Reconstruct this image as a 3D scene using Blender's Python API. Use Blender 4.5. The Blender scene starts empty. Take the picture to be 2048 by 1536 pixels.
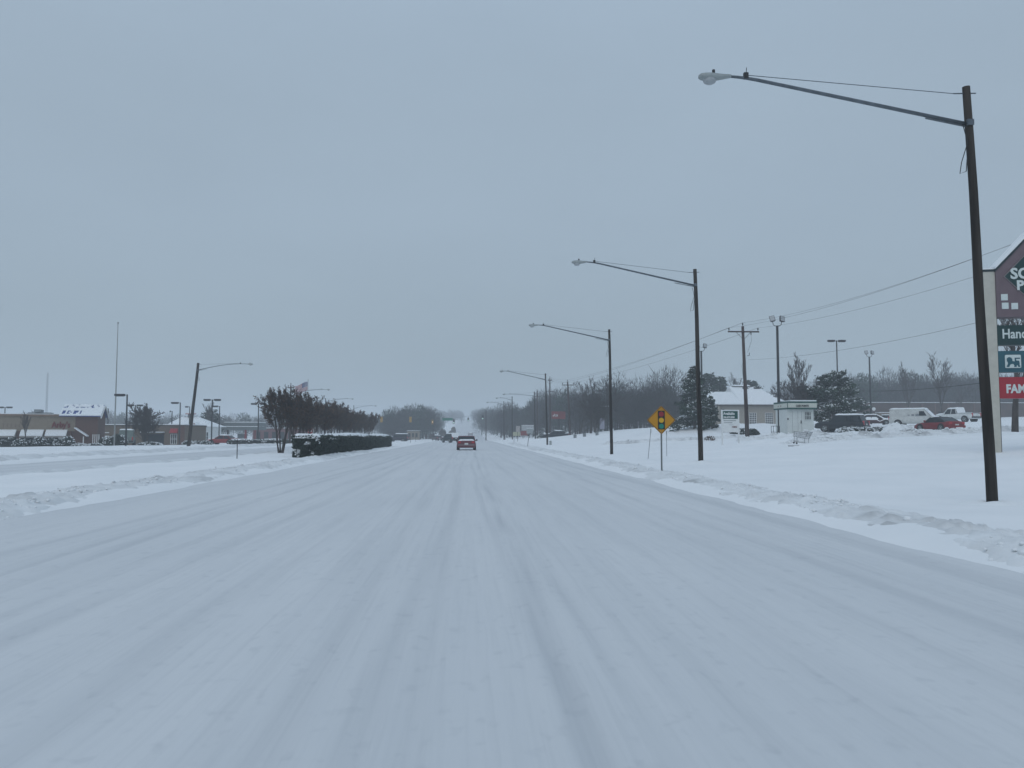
import bpy, math, random
import numpy as np
from mathutils import Vector, Matrix, Euler
R = math.radians
random.seed(7)
SC = bpy.context.scene
COL = SC.collection

# ---------------------------------------------------------------- camera
CAM_H, FOC = 1.5, 1600.0
cd = bpy.data.cameras.new('camera'); cam = bpy.data.objects.new('camera', cd); COL.objects.link(cam)
cd.sensor_width = 36.0; cd.lens = FOC / 2048 * 36.0; cd.clip_start = 0.1; cd.clip_end = 6000
PITCH, YAW = math.atan(102 / FOC), math.atan(89 / FOC)
cam.location = (0, 0, CAM_H); cam.rotation_euler = (math.pi / 2 + PITCH, 0, -YAW)
SC.camera = cam
CM = Euler(cam.rotation_euler).to_matrix()
def P(px, py, Y):
    """point at road-distance Y that the photograph shows at px, py (2048 x 1536)"""
    d = CM @ Vector(((px - 1024) / FOC, (768 - py) / FOC, -1.0))
    return Vector((0, 0, CAM_H)) + d * (Y / d.y)

# ---------------------------------------------------------------- sky, sun, exposure
SUN_EL, SUN_AZ = 48.0, 205.0
w = bpy.data.worlds.new('World'); SC.world = w; w.use_nodes = True
nt = w.node_tree; nt.nodes.clear()
out = nt.nodes.new('ShaderNodeOutputWorld')
sky = nt.nodes.new('ShaderNodeTexSky'); sky.sky_type = 'NISHITA'; sky.sun_disc = False
sky.sun_elevation = R(SUN_EL); sky.sun_rotation = R(SUN_AZ); sky.dust_density = 4.0
b1 = nt.nodes.new('ShaderNodeBackground'); b1.inputs[1].default_value = 0.06
nt.links.new(sky.outputs[0], b1.inputs[0])
tc = nt.nodes.new('ShaderNodeTexCoord'); sp = nt.nodes.new('ShaderNodeSeparateXYZ')
nt.links.new(tc.outputs['Generated'], sp.inputs[0])
ramp = nt.nodes.new('ShaderNodeValToRGB')          # overcast: a little brighter towards the zenith
ramp.color_ramp.interpolation = 'EASE'
e = ramp.color_ramp.elements
e[0].position = 0.0; e[0].color = (0.312, 0.398, 0.455, 1)
e[1].position = 0.9; e[1].color = (0.400, 0.520, 0.670, 1)
m1 = e.new(0.30); m1.color = (0.358, 0.454, 0.550, 1)
nt.links.new(sp.outputs['Z'], ramp.inputs[0])
nz = nt.nodes.new('ShaderNodeTexNoise'); nz.inputs['Scale'].default_value = 2.2; nz.inputs['Detail'].default_value = 5
mpn = nt.nodes.new('ShaderNodeMapping'); mpn.inputs['Scale'].default_value = (1, 1, 2.5)
nt.links.new(tc.outputs['Generated'], mpn.inputs[0]); nt.links.new(mpn.outputs[0], nz.inputs[0])
mr = nt.nodes.new('ShaderNodeMapRange'); mr.inputs['To Min'].default_value = 0.90; mr.inputs['To Max'].default_value = 1.10
nt.links.new(nz.outputs['Fac'], mr.inputs['Value'])
b2 = nt.nodes.new('ShaderNodeBackground')
nt.links.new(ramp.outputs[0], b2.inputs[0]); nt.links.new(mr.outputs[0], b2.inputs[1])
mx = nt.nodes.new('ShaderNodeMixShader'); mx.inputs[0].default_value = 0.93
nt.links.new(b1.outputs[0], mx.inputs[1]); nt.links.new(b2.outputs[0], mx.inputs[2]); nt.links.new(mx.outputs[0], out.inputs[0])
sl = bpy.data.lights.new('sun', 'SUN'); sl.energy = 0.5; sl.angle = R(50); sl.color = (1.0, 0.97, 0.93)
so = bpy.data.objects.new('sun', sl); COL.objects.link(so)
so.rotation_euler = (R(90 - SUN_EL), 0, R(180 - SUN_AZ)); so.location = (0, -20, 60)
SC.view_settings.view_transform = 'Standard'; SC.view_settings.look = 'None'
SC.view_settings.exposure = 0.0; SC.view_settings.gamma = 1.0
SC.cycles.use_denoising = True
SC.cycles.filter_width = 1.5
SC.cycles.volume_bounces = 1; SC.cycles.max_bounces = 8; SC.cycles.diffuse_bounces = 3
SC.cycles.transparent_max_bounces = 16

# ---------------------------------------------------------------- helpers
def mat(name, col, rough=0.8, var=0.0, scale=3.0, bump=0.0, bscale=None, stretch=(1, 1, 1), metal=0.0, col2=None, emit=None, spec=0.3, trans=0.0, alpha=1.0):
    m = bpy.data.materials.new(name); m.use_nodes = True
    n = m.node_tree.nodes; l = m.node_tree.links; p = n['Principled BSDF']
    p.inputs['Base Color'].default_value = (*col, 1); p.inputs['Roughness'].default_value = rough
    p.inputs['Metallic'].default_value = metal; p.inputs['Specular IOR Level'].default_value = spec
    p.inputs['Transmission Weight'].default_value = trans; p.inputs['Alpha'].default_value = alpha
    if emit:
        p.inputs['Emission Color'].default_value = (*emit[0], 1); p.inputs['Emission Strength'].default_value = emit[1]
    if var or bump or col2:
        t = n.new('ShaderNodeTexCoord'); mp = n.new('ShaderNodeMapping'); mp.inputs['Scale'].default_value = stretch
        l.new(t.outputs['Object'], mp.inputs[0])
        z = n.new('ShaderNodeTexNoise'); z.inputs['Scale'].default_value = scale; z.inputs['Detail'].default_value = 6
        l.new(mp.outputs[0], z.inputs[0])
        if var or col2:
            r = n.new('ShaderNodeValToRGB'); r.color_ramp.elements[0].position = 0.3; r.color_ramp.elements[1].position = 0.7
            a = [c * (1 - var) for c in col]; b = col2 or [min(1, c * (1 + var)) for c in col]
            r.color_ramp.elements[0].color = (*a, 1); r.color_ramp.elements[1].color = (*b, 1)
            l.new(z.outputs['Fac'], r.inputs[0]); l.new(r.outputs[0], p.inputs['Base Color'])
        if bump:
            z2 = n.new('ShaderNodeTexNoise'); z2.inputs['Scale'].default_value = bscale or scale * 4; z2.inputs['Detail'].default_value = 6
            l.new(mp.outputs[0], z2.inputs[0])
            bp = n.new('ShaderNodeBump'); bp.inputs['Strength'].default_value = min(1, bump * 4); bp.inputs['Distance'].default_value = bump
            l.new(z2.outputs['Fac'], bp.inputs['Height']); l.new(bp.outputs[0], p.inputs['Normal'])
    return m

class MB:
    def __init__(s): s.v = []; s.f = []
    def add(s, vs, fs):
        o = len(s.v); s.v += [tuple(v) for v in vs]; s.f += [tuple(i + o for i in f) for f in fs]; return s
    def box(s, c, d, rz=0.0, rx=0.0, ry=0.0):
        M = Euler((rx, ry, rz)).to_matrix(); c = Vector(c); vs = []
        for x in (-.5, .5):
            for y in (-.5, .5):
                for z in (-.5, .5): vs.append(c + M @ Vector((x * d[0], y * d[1], z * d[2])))
        return s.add(vs, [(0, 1, 3, 2), (4, 6, 7, 5), (0, 4, 5, 1), (2, 3, 7, 6), (0, 2, 6, 4), (1, 5, 7, 3)])
    def tube(s, pts, rad, n=8, cap=True, ph=0.0):
        pts = [Vector(p) for p in pts]
        if not hasattr(rad, '__len__'): rad = [rad] * len(pts)
        vs = []; prev = None
        for i, p in enumerate(pts):
            t = (pts[min(i + 1, len(pts) - 1)] - pts[max(i - 1, 0)]).normalized()
            if prev is None: a = t.orthogonal().normalized()
            else:
                a = prev - t * prev.dot(t)
                a = a.normalized() if a.length > 1e-6 else t.orthogonal().normalized()
            prev = a; b = t.cross(a)
            for k in range(n):
                g = 2 * math.pi * k / n + ph
                vs.append(p + (a * math.cos(g) + b * math.sin(g)) * rad[i])
        fs = [(i * n + k, i * n + (k + 1) % n, (i + 1) * n + (k + 1) % n, (i + 1) * n + k) for i in range(len(pts) - 1) for k in range(n)]
        if cap: fs += [tuple(range(n - 1, -1, -1)), tuple((len(pts) - 1) * n + k for k in range(n))]
        return s.add(vs, fs)
    def loft(s, rings, cap=True, closed=True):
        n = len(rings[0]); vs = [v for r in rings for v in r]; m = n if closed else n - 1
        fs = [(i * n + k, i * n + (k + 1) % n, (i + 1) * n + (k + 1) % n, (i + 1) * n + k) for i in range(len(rings) - 1) for k in range(m)]
        if cap: fs += [tuple(range(n - 1, -1, -1)), tuple((len(rings) - 1) * n + k for k in range(n))]
        return s.add(vs, fs)
    def prism(s, poly, f0, f1):
        """poly: 2-D points, f0/f1 map (a, b) to the two faces"""
        n = len(poly); vs = [f0(*p) for p in poly] + [f1(*p) for p in poly]
        return s.add(vs, [tuple(range(n - 1, -1, -1)), tuple(range(n, 2 * n))] + [(k, (k + 1) % n, n + (k + 1) % n, n + k) for k in range(n)])
    def xz(s, poly, y0, y1): return s.prism(poly, lambda a, b: (a, y0, b), lambda a, b: (a, y1, b))
    def yz(s, poly, x0, x1): return s.prism(poly, lambda a, b: (x0, a, b), lambda a, b: (x1, a, b))
    def mesh(s, name, m, smooth=False):
        me = bpy.data.meshes.new(name); me.from_pydata(s.v, [], s.f); me.update()
        if m: me.materials.append(m)
        if smooth: me.polygons.foreach_set('use_smooth', [True] * len(me.polygons))
        return me
    def build(s, name, m, parent=None, smooth=False, loc=None):
        return link(name, s.mesh(name, m, smooth), parent, loc)

def link(name, data, parent=None, loc=None):
    o = bpy.data.objects.new(name, data); COL.objects.link(o)
    if parent: o.parent = parent
    if loc is not None: o.location = loc
    return o
def npmesh(name, V, F, m, smooth=False):
    """V (n,3) floats, F (k,3|4) ints"""
    me = bpy.data.meshes.new(name); V = np.asarray(V, dtype=np.float32); F = np.asarray(F, dtype=np.int32)
    k = F.shape[1]
    me.vertices.add(len(V)); me.vertices.foreach_set('co', V.ravel())
    me.loops.add(F.size); me.loops.foreach_set('vertex_index', F.ravel())
    me.polygons.add(len(F)); me.polygons.foreach_set('loop_start', np.arange(len(F), dtype=np.int32) * k)
    me.update(calc_edges=True); me.validate()
    if smooth: me.polygons.foreach_set('use_smooth', np.ones(len(me.polygons), dtype=bool))
    me.materials.append(m); return me
def tag(o, label, cat=None, group=None, kind=None):
    o['label'] = label
    if cat: o['category'] = cat
    if group: o['group'] = group
    if kind: o['kind'] = kind
    return o
def thing(name, label, cat, loc=(0, 0, 0), rz=0.0, group=None):
    o = link(name, None, None, loc); o.rotation_euler = (0, 0, rz); o.empty_display_size = 0.3
    return tag(o, label, cat, group)
def copy_thing(o, loc, rz=0.0, sc=1.0, label=None, group=None):
    def rec(a, par):
        c = a.copy(); COL.objects.link(c); c.parent = par
        for ch in a.children: rec(ch, c)
        return c
    r = rec(o, None); r.location = loc; r.rotation_euler = (0, 0, rz); r.scale = (sc, sc, sc) if not hasattr(sc, '__len__') else sc
    if label: r['label'] = label
    if group: r['group'] = group
    return r
def text(body, size, m, parent, loc, rot=(math.pi / 2, 0, 0), ext=0.012, bold=0.0, align='LEFT', sx=1.0, name='lettering', spacing=1.0):
    c = bpy.data.curves.new('t', 'FONT'); c.body = body; c.size = size; c.extrude = ext; c.offset = bold
    c.align_x = align; c.space_character = spacing; c.resolution_u = 3
    o = bpy.data.objects.new('t', c); COL.objects.link(o); bpy.context.view_layer.update()
    me = bpy.data.meshes.new_from_object(o.evaluated_get(bpy.context.evaluated_depsgraph_get()))
    bpy.data.objects.remove(o); me.materials.clear(); me.materials.append(m)
    q = link(name, me, parent, loc); q.rotation_euler = rot; q.scale = (sx, 1, 1)
    return q

def vnoise(x, y, seed=0):
    x = np.asarray(x, dtype=np.float64); y = np.asarray(y, dtype=np.float64)
    xi = np.floor(x); yi = np.floor(y); fx = x - xi; fy = y - yi
    fx = fx * fx * (3 - 2 * fx); fy = fy * fy * (3 - 2 * fy)
    def h(a, b):
        t = np.sin(a * 127.1 + b * 311.7 + seed * 74.7) * 43758.5453
        return t - np.floor(t)
    return (h(xi, yi) * (1 - fx) + h(xi + 1, yi) * fx) * (1 - fy) + (h(xi, yi + 1) * (1 - fx) + h(xi + 1, yi + 1) * fx) * fy
def fbm(x, y, seed=0, oc=4):
    s = 0; a = 0.5; t = 0
    for i in range(oc):
        s = s + a * vnoise(np.asarray(x) * 2 ** i + i * 17.3, np.asarray(y) * 2 ** i - i * 9.1, seed + i); t += a; a *= 0.5
    return s / t
def sstep(a, b, x):
    t = np.clip((np.asarray(x, dtype=np.float64) - a) / (b - a), 0, 1); return t * t * (3 - 2 * t)

# ---------------------------------------------------------------- materials
def snow_mat(name, c1, c2, scale, bump, bscale, stretch=(1, 1, 1), attr=None, c3=None):
    m = mat(name, c1, 0.85, 0, scale, bump, bscale, stretch, col2=c2, spec=0.25)
    n = m.node_tree.nodes; l = m.node_tree.links; p = n['Principled BSDF']
    if attr:
        a = n.new('ShaderNodeAttribute'); a.attribute_name = attr
        mi = n.new('ShaderNodeMix'); mi.data_type = 'RGBA'
        src = p.inputs['Base Color'].links[0].from_socket
        l.new(a.outputs['Fac'], mi.inputs['Factor']); l.new(src, mi.inputs['A']); mi.inputs['B'].default_value = (*c3, 1)
        l.new(mi.outputs['Result'], p.inputs['Base Color'])
    return m
SNOW = snow_mat('fresh_snow', (0.84, 0.86, 0.87), (0.91, 0.92, 0.925), 0.35, 0.02, 2.2)
SNOWCAP = mat('snow_cap', (0.84, 0.86, 0.87), 0.85, 0.03, 2.0, 0.015, 9.0)
ROADSNOW = snow_mat('packed_road_snow', (0.665, 0.685, 0.70), (0.725, 0.74, 0.75), 0.5, 0.012, 7.0, (1.0, 0.16, 1), 'pack', (0.49, 0.515, 0.54))
def fine_tracks(m):
    n = m.node_tree.nodes; l = m.node_tree.links; t = n.new('ShaderNodeTexCoord'); mi = [x for x in n if x.bl_idname == 'ShaderNodeMix'][0]
    src = mi.inputs['Factor'].links[0].from_socket; acc = src
    for sc_, lo, hi, amt in (((16, .35, 1), .50, .75, .20), ((38, 1.1, 1), .52, .72, .10), ((7, 5, 1), .58, .70, .24), ((2.2, .12, 1), .5, .8, .12)):
        mp = n.new('ShaderNodeMapping'); mp.inputs['Scale'].default_value = sc_; l.new(t.outputs['Object'], mp.inputs[0])
        z = n.new('ShaderNodeTexNoise'); z.inputs['Scale'].default_value = 1.0; z.inputs['Detail'].default_value = 4; z.inputs['Distortion'].default_value = .3; l.new(mp.outputs[0], z.inputs[0])
        r = n.new('ShaderNodeMapRange'); r.inputs['From Min'].default_value = lo; r.inputs['From Max'].default_value = hi; r.inputs['To Max'].default_value = amt; l.new(z.outputs['Fac'], r.inputs['Value'])
        a = n.new('ShaderNodeMath'); a.operation = 'ADD'; a.use_clamp = True; l.new(acc, a.inputs[0]); l.new(r.outputs[0], a.inputs[1]); acc = a.outputs[0]
    l.new(acc, mi.inputs['Factor'])
fine_tracks(ROADSNOW)
BERM = snow_mat('ploughed_snow', (0.70, 0.715, 0.72), (0.84, 0.86, 0.87), 1.1, 0.03, 9.0, attr='pack', c3=(0.44, 0.45, 0.455))
POLE = mat('weathered_pole_wood', (0.022, 0.019, 0.017), 0.95, 0.45, 5.0, 0.012, 22.0, (1, 1, 0.07), col2=(0.058, 0.049, 0.042))
POLE2 = mat('brown_pole_wood', (0.038, 0.024, 0.022), 0.95, 0.4, 5.0, 0.01, 20.0, (1, 1, 0.08), col2=(0.085, 0.055, 0.048))
GALV = mat('galvanised_steel', (0.13, 0.15, 0.17), 0.5, 0.2, 6.0, metal=0.5)
STEEL = mat('grey_sign_post', (0.17, 0.18, 0.18), 0.6, 0.2, 9.0, metal=0.3)
DARKMETAL = mat('dark_bronze_metal', (0.035, 0.036, 0.038), 0.55, 0.2, 5.0)
ALU = mat('pale_aluminium', (0.34, 0.37, 0.37), 0.5, 0.10, 9.0, metal=0.15)
LENS = mat('lamp_bowl_glass', (0.55, 0.58, 0.60), 0.2, 0, trans=0.35, spec=0.5)
BLACK = mat('black_rubber', (0.018, 0.018, 0.019), 0.75, 0.2, 8.0)
WIRE = mat('cable_black', (0.03, 0.03, 0.032), 0.7, 0.1, 4.0)
GLASSD = mat('dark_window_glass', (0.018, 0.025, 0.03), 0.25, 0.2, 2.0, spec=0.25)
WHITEP = mat('white_paint', (0.72, 0.73, 0.72), 0.55, 0.06, 4.0)
REDP = mat('red_paint', (0.33, 0.028, 0.035), 0.5, 0.12, 5.0)
GREENP = mat('dark_green_paint', (0.012, 0.075, 0.065), 0.5, 0.15, 5.0)
BRICK = mat('red_brown_brick', (0.125, 0.070, 0.056), 0.9, 0.25, 14.0, 0.01, 30.0, (1, 1, 2.5))
BRICKT = mat('tan_brown_brick', (0.150, 0.115, 0.085), 0.9, 0.2, 12.0, 0.01, 30.0, (1, 1, 2.5))
STUCCO = mat('tan_stucco', (0.25, 0.205, 0.155), 0.9, 0.10, 3.0, 0.006, 40.0)
STUCCO2 = mat('beige_stucco', (0.34, 0.31, 0.27), 0.9, 0.08, 3.0, 0.006, 40.0)
BARK = mat('grey_brown_bark', (0.060, 0.050, 0.045), 0.95, 0.35, 6.0, 0.01, 20.0, (1, 1, 0.3))
TWIG = mat('bare_twigs', (0.055, 0.045, 0.042), 0.95, 0.3, 2.0)
DEADLEAF = mat('withered_leaves', (0.055, 0.034, 0.026), 0.9, 0.5, 1.6, col2=(0.15, 0.088, 0.058))
NEEDLE = mat('evergreen_needles', (0.020, 0.045, 0.033), 0.85, 0.45, 1.4, col2=(0.050, 0.085, 0.055))
LEAFD = mat('dark_hedge_leaves', (0.018, 0.034, 0.028), 0.75, 0.45, 2.5, col2=(0.045, 0.070, 0.050))
WOODS = mat('far_wood_twigs', (0.040, 0.036, 0.036), 0.95, 0.3, 0.05)
# ---------------------------------------------------------------- terrain
XR, XL, OL, OR = 5.95, -8.0, -23.5, -16.0           # kerbs of this carriageway and of the opposite one
def profile(y):
    y = np.asarray(y, dtype=np.float64)
    return 17.5 * sstep(215, 900, y) + 0.0 * y
anch = []
for y in (-300, -100, -30, 0, 12, 25, 40, 60, 85, 110, 150, 200, 260, 350, 500, 800, 1400, 1200):
    for x in (-25, -15, -8, 0, 6.2): anch.append((x, y, 0.0))
for a in [(1980, 1012, 16.9), (1401, 924, 36.7), (1223, 911, 57), (1094.7, 890, 101), (1070.7, 883, 144), (1323, 948, 30.5), (1461, 889, 60),
          (1495, 884, 77), (1595, 868, 72), (1600, 890, 53), (1685, 863, 82), (1875, 866, 66), (1828, 855, 88), (1750, 851, 110), (1915, 845, 100),
          (1993, 905, 33.3), (1490, 850, 125), (1395, 853, 95), (1830, 838, 180), (1140, 873, 137), (1250, 860, 120), (1200, 863, 128), (1990, 842, 150)]:
    q = P(*a); anch.append((q.x, q.y, q.z - float(profile(q.y)) - 0.13))
for a in [(-31, 90, .2), (-34, 120, 0), (-55, 103, -.15), (-90, 95, -.1), (-50, 125, -.3), (-60, 160, 0), (-50, 190, .1), (-40, 60, .1), (-80, 40, .2), (-60, 0, .2),
          (-120, 200, 1), (-100, 300, 0), (-40, 300, 0.), (-300, 300, 4), (-500, 800, 4), (-1500, 0, 5), (-1500, 1500, 4), (-1500, 2500, 0), (-60, 600, 0), (-150, 600, 2),
          (30, -50, 1.3), (60, -50, 3), (80, 20, 4.), (60, 40, 2.8), (30, 15, 1.2), (20, 5, .7), (130, 120, 5.2), (150, 250, 7), (60, 180, 4.2), (60, 260, 4), (25, 260, 1.5), (25, 400, 1), (60, 500, 1.),
          (300, 100, 7), (300, 500, 5), (500, 800, 4), (1500, 0, 8), (1500, 1500, 4), (1500, 2500, 0), (0, 2500, 0), (35, 150, 2.8), (22, 180, 1.3)]: anch.append(a)
A = np.array(anch); A2 = A[:, :2] / 100.0
def tk(d2): return np.where(d2 > 1e-12, 0.5 * d2 * np.log(np.maximum(d2, 1e-12)), 0.0)
n_ = len(A); K = tk(((A2[:, None] - A2[None]) ** 2).sum(-1)) + np.eye(n_) * 0.001
Pm = np.hstack([np.ones((n_, 1)), A2]); S = np.block([[K, Pm], [Pm.T, np.zeros((3, 3))]])
SOL = np.linalg.solve(S, np.concatenate([A[:, 2], np.zeros(3)]))
def ground(x, y):
    x = np.atleast_1d(np.asarray(x, dtype=np.float64)); y = np.atleast_1d(np.asarray(y, dtype=np.float64)); sh = x.shape
    q = np.stack([x.ravel(), y.ravel()], -1) / 100.0
    o = np.empty(len(q))
    for i in range(0, len(q), 40000):
        c = q[i:i + 40000]
        o[i:i + 40000] = tk(((c[:, None] - A2[None]) ** 2).sum(-1)) @ SOL[:n_] + SOL[n_] + c @ SOL[n_ + 1:]
    o = o.reshape(sh)
    ms = np.clip(sstep(5.9, 10, x) + sstep(-7.9, -9.5, x) * sstep(-16.1, -14.5, x) * 1.0 + sstep(-23.4, -26, x), 0, 1)  # the carriageways stay level
    o = o * ms + profile(y) + 0.13 * np.clip(sstep(5.9, 6.5, x) + sstep(-8.0, -8.6, x) * sstep(-16.0, -15.5, x) + sstep(-23.5, -24.1, x), 0, 1)
    return o
def gz(x, y): return float(ground(x, y)[0])
def at(px, Y, dz=0.0):
    """point on the ground at distance Y under image column px"""
    q = P(px, 870, Y); return Vector((q.x, q.y, gz(q.x, q.y) + dz))

def grid_faces(nx, ny):
    i = np.arange(nx - 1)[None, :] + nx * np.arange(ny - 1)[:, None]
    return np.stack([i, i + 1, i + 1 + nx, i + nx], -1).reshape(-1, 4)
def seg(*parts): return np.unique(np.concatenate([np.arange(a, b, s) for a, b, s in parts]))
xs = seg((-1500, -300, 100), (-300, -120, 20), (-120, -30, 2), (-30, 66, 0.33), (66, 150, 2), (150, 320, 15), (320, 1601, 100))
ys = seg((-300, 0, 15), (0, 60, 0.33), (60, 120, 0.6), (120, 300, 2.5), (300, 800, 12), (800, 2501, 60))
X, Y = np.meshgrid(xs, ys)
Z = ground(X, Y)
onroad = sstep(5.7, 6.0, X) + sstep(-7.8, -8.1, X) * sstep(-16.2, -15.9, X) + sstep(-23.3, -23.6, X)
Z = Z + (fbm(X * .45, Y * .45, 3, 3) - .5) * 0.14 * onroad + (fbm(X * 1.7, Y * 1.1, 9, 2) - .5) * 0.05 * onroad - 0.09 * (1 - onroad)
lot = sstep(19, 23, X) * sstep(66, 58, X) * sstep(46, 52, Y) * sstep(120, 105, Y)            # trampled, ploughed lot
Z = Z + lot * (np.abs(fbm(X * .8, Y * .8, 21, 4) - .5) * 0.55 - 0.05) * (0.4 + sstep(.45, .6, fbm(X * .12, Y * .2, 31, 2)))
opp = sstep(-24.0, -25, X) * sstep(-34, -30, X)
Z = Z + opp * np.abs(fbm(X * .9, Y * .7, 41, 4) - .5) * 0.5
g = link('ground', npmesh('ground', np.stack([X, Y, Z], -1).reshape(-1, 3), grid_faces(len(xs), len(ys)), SNOW, True))
tag(g, 'snow covered verges, median, car park and fields', kind='structure')

def set_attr(me, name, arr):
    a = me.attributes.new(name, 'FLOAT', 'POINT'); a.data.foreach_set('value', np.asarray(arr, dtype=np.float32).ravel())
def road(name, x0, x1, nx, tracks, label, y0):
    yy = [y0]
    while yy[-1] < 1500: yy.append(yy[-1] + max(0.09, min(25, abs(yy[-1]) * 0.011 if yy[-1] > 0 else 0.5)))
    xx = np.linspace(x0, x1, nx); X, Y = np.meshgrid(xx, np.array(yy))
    Zr = profile(Y); pk = np.zeros_like(X)
    for i, (tx, wd, st) in enumerate(tracks):
        cx = tx + (vnoise(Y * .05, Y * 0 + i, 5) - .5) * 0.45 + (vnoise(Y * .21, Y * 0 + i, 6) - .5) * 0.10
        g1 = np.exp(-((X - cx) / wd) ** 2) * (0.35 + 0.9 * vnoise(Y * .35, Y * 0 + i * 3.1, 8))
        Zr = Zr - 0.016 * st * g1; pk = pk + st * g1
        Zr = Zr + 0.010 * st * np.exp(-((np.abs(X - cx) - wd * 1.7) / (wd * .5)) ** 2) * vnoise(Y * 1.3, X * 3, 14)
    st = fbm(X * 5, Y * .10, 11, 3) - .5
    lm = sstep(.55, .75, fbm(X * 2.2, Y * .5, 61, 3))
    Zr = Zr + st * 0.018 + (fbm(X * 11, Y * .16, 17, 3) - .5) * .010 + (fbm(X * .6, Y * .3, 12, 2) - .5) * .03 + lm * .006 + (fbm(X * 6, Y * 5, 13, 2) - .5) * .006
    st2 = fbm(X * 11, Y * .16, 17, 3) - .5
    pk = np.clip(pk * 0.42 + np.clip(st * 1.6, 0, 1) * .16 + np.clip(st2 * 1.5, 0, 1) * .25 + np.clip(fbm(X * .9, Y * .22, 71, 3) - .52, 0, 1) * .3 - 0.04, 0, 1)
    ed = np.minimum(X - x0, x1 - X) + (fbm(X * 1.5, Y * .6, 91, 3) - .5) * .9
    pk = pk * sstep(.0, .5, ed)
    me = npmesh(name, np.stack([X, Y, Zr], -1).reshape(-1, 3), grid_faces(nx, len(yy)), ROADSNOW, True)
    set_attr(me, 'pack', pk); return tag(link(name, me), label, kind='structure')
TR = [(.77, .09, 1.0), (.98, .07, .5), (.41, .06, .75), (-.07, .08, .6), (-.55, .09, .55), (-.95, .12, .6), (-1.35, .08, .4), (-3.35, .14, .8), (-3.75, .10, .6), (-4.55, .11, .95), (-5.0, .09, .7), (-5.9, .13, .6), (-2.2, .1, .4),
      (1.6, .1, .35), (2.3, .14, .4), (3.2, .12, .5), (3.95, .13, .9), (4.35, .08, .5), (5.25, .15, .95), (5.6, .1, .5)]
road('road', XL - .15, XR + .1, 290, TR, 'wide snow packed carriageway with faint tyre tracks', 1.0)
road('opposite_road', OL, OR, 60, [(-17.4, .25, .8), (-19, .25, .9), (-20.6, .3, .6), (-22.6, .3, 1.)], 'snow covered opposite carriageway beyond the median', 1.0)
SC['_'] = 0; del SC['_']

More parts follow.
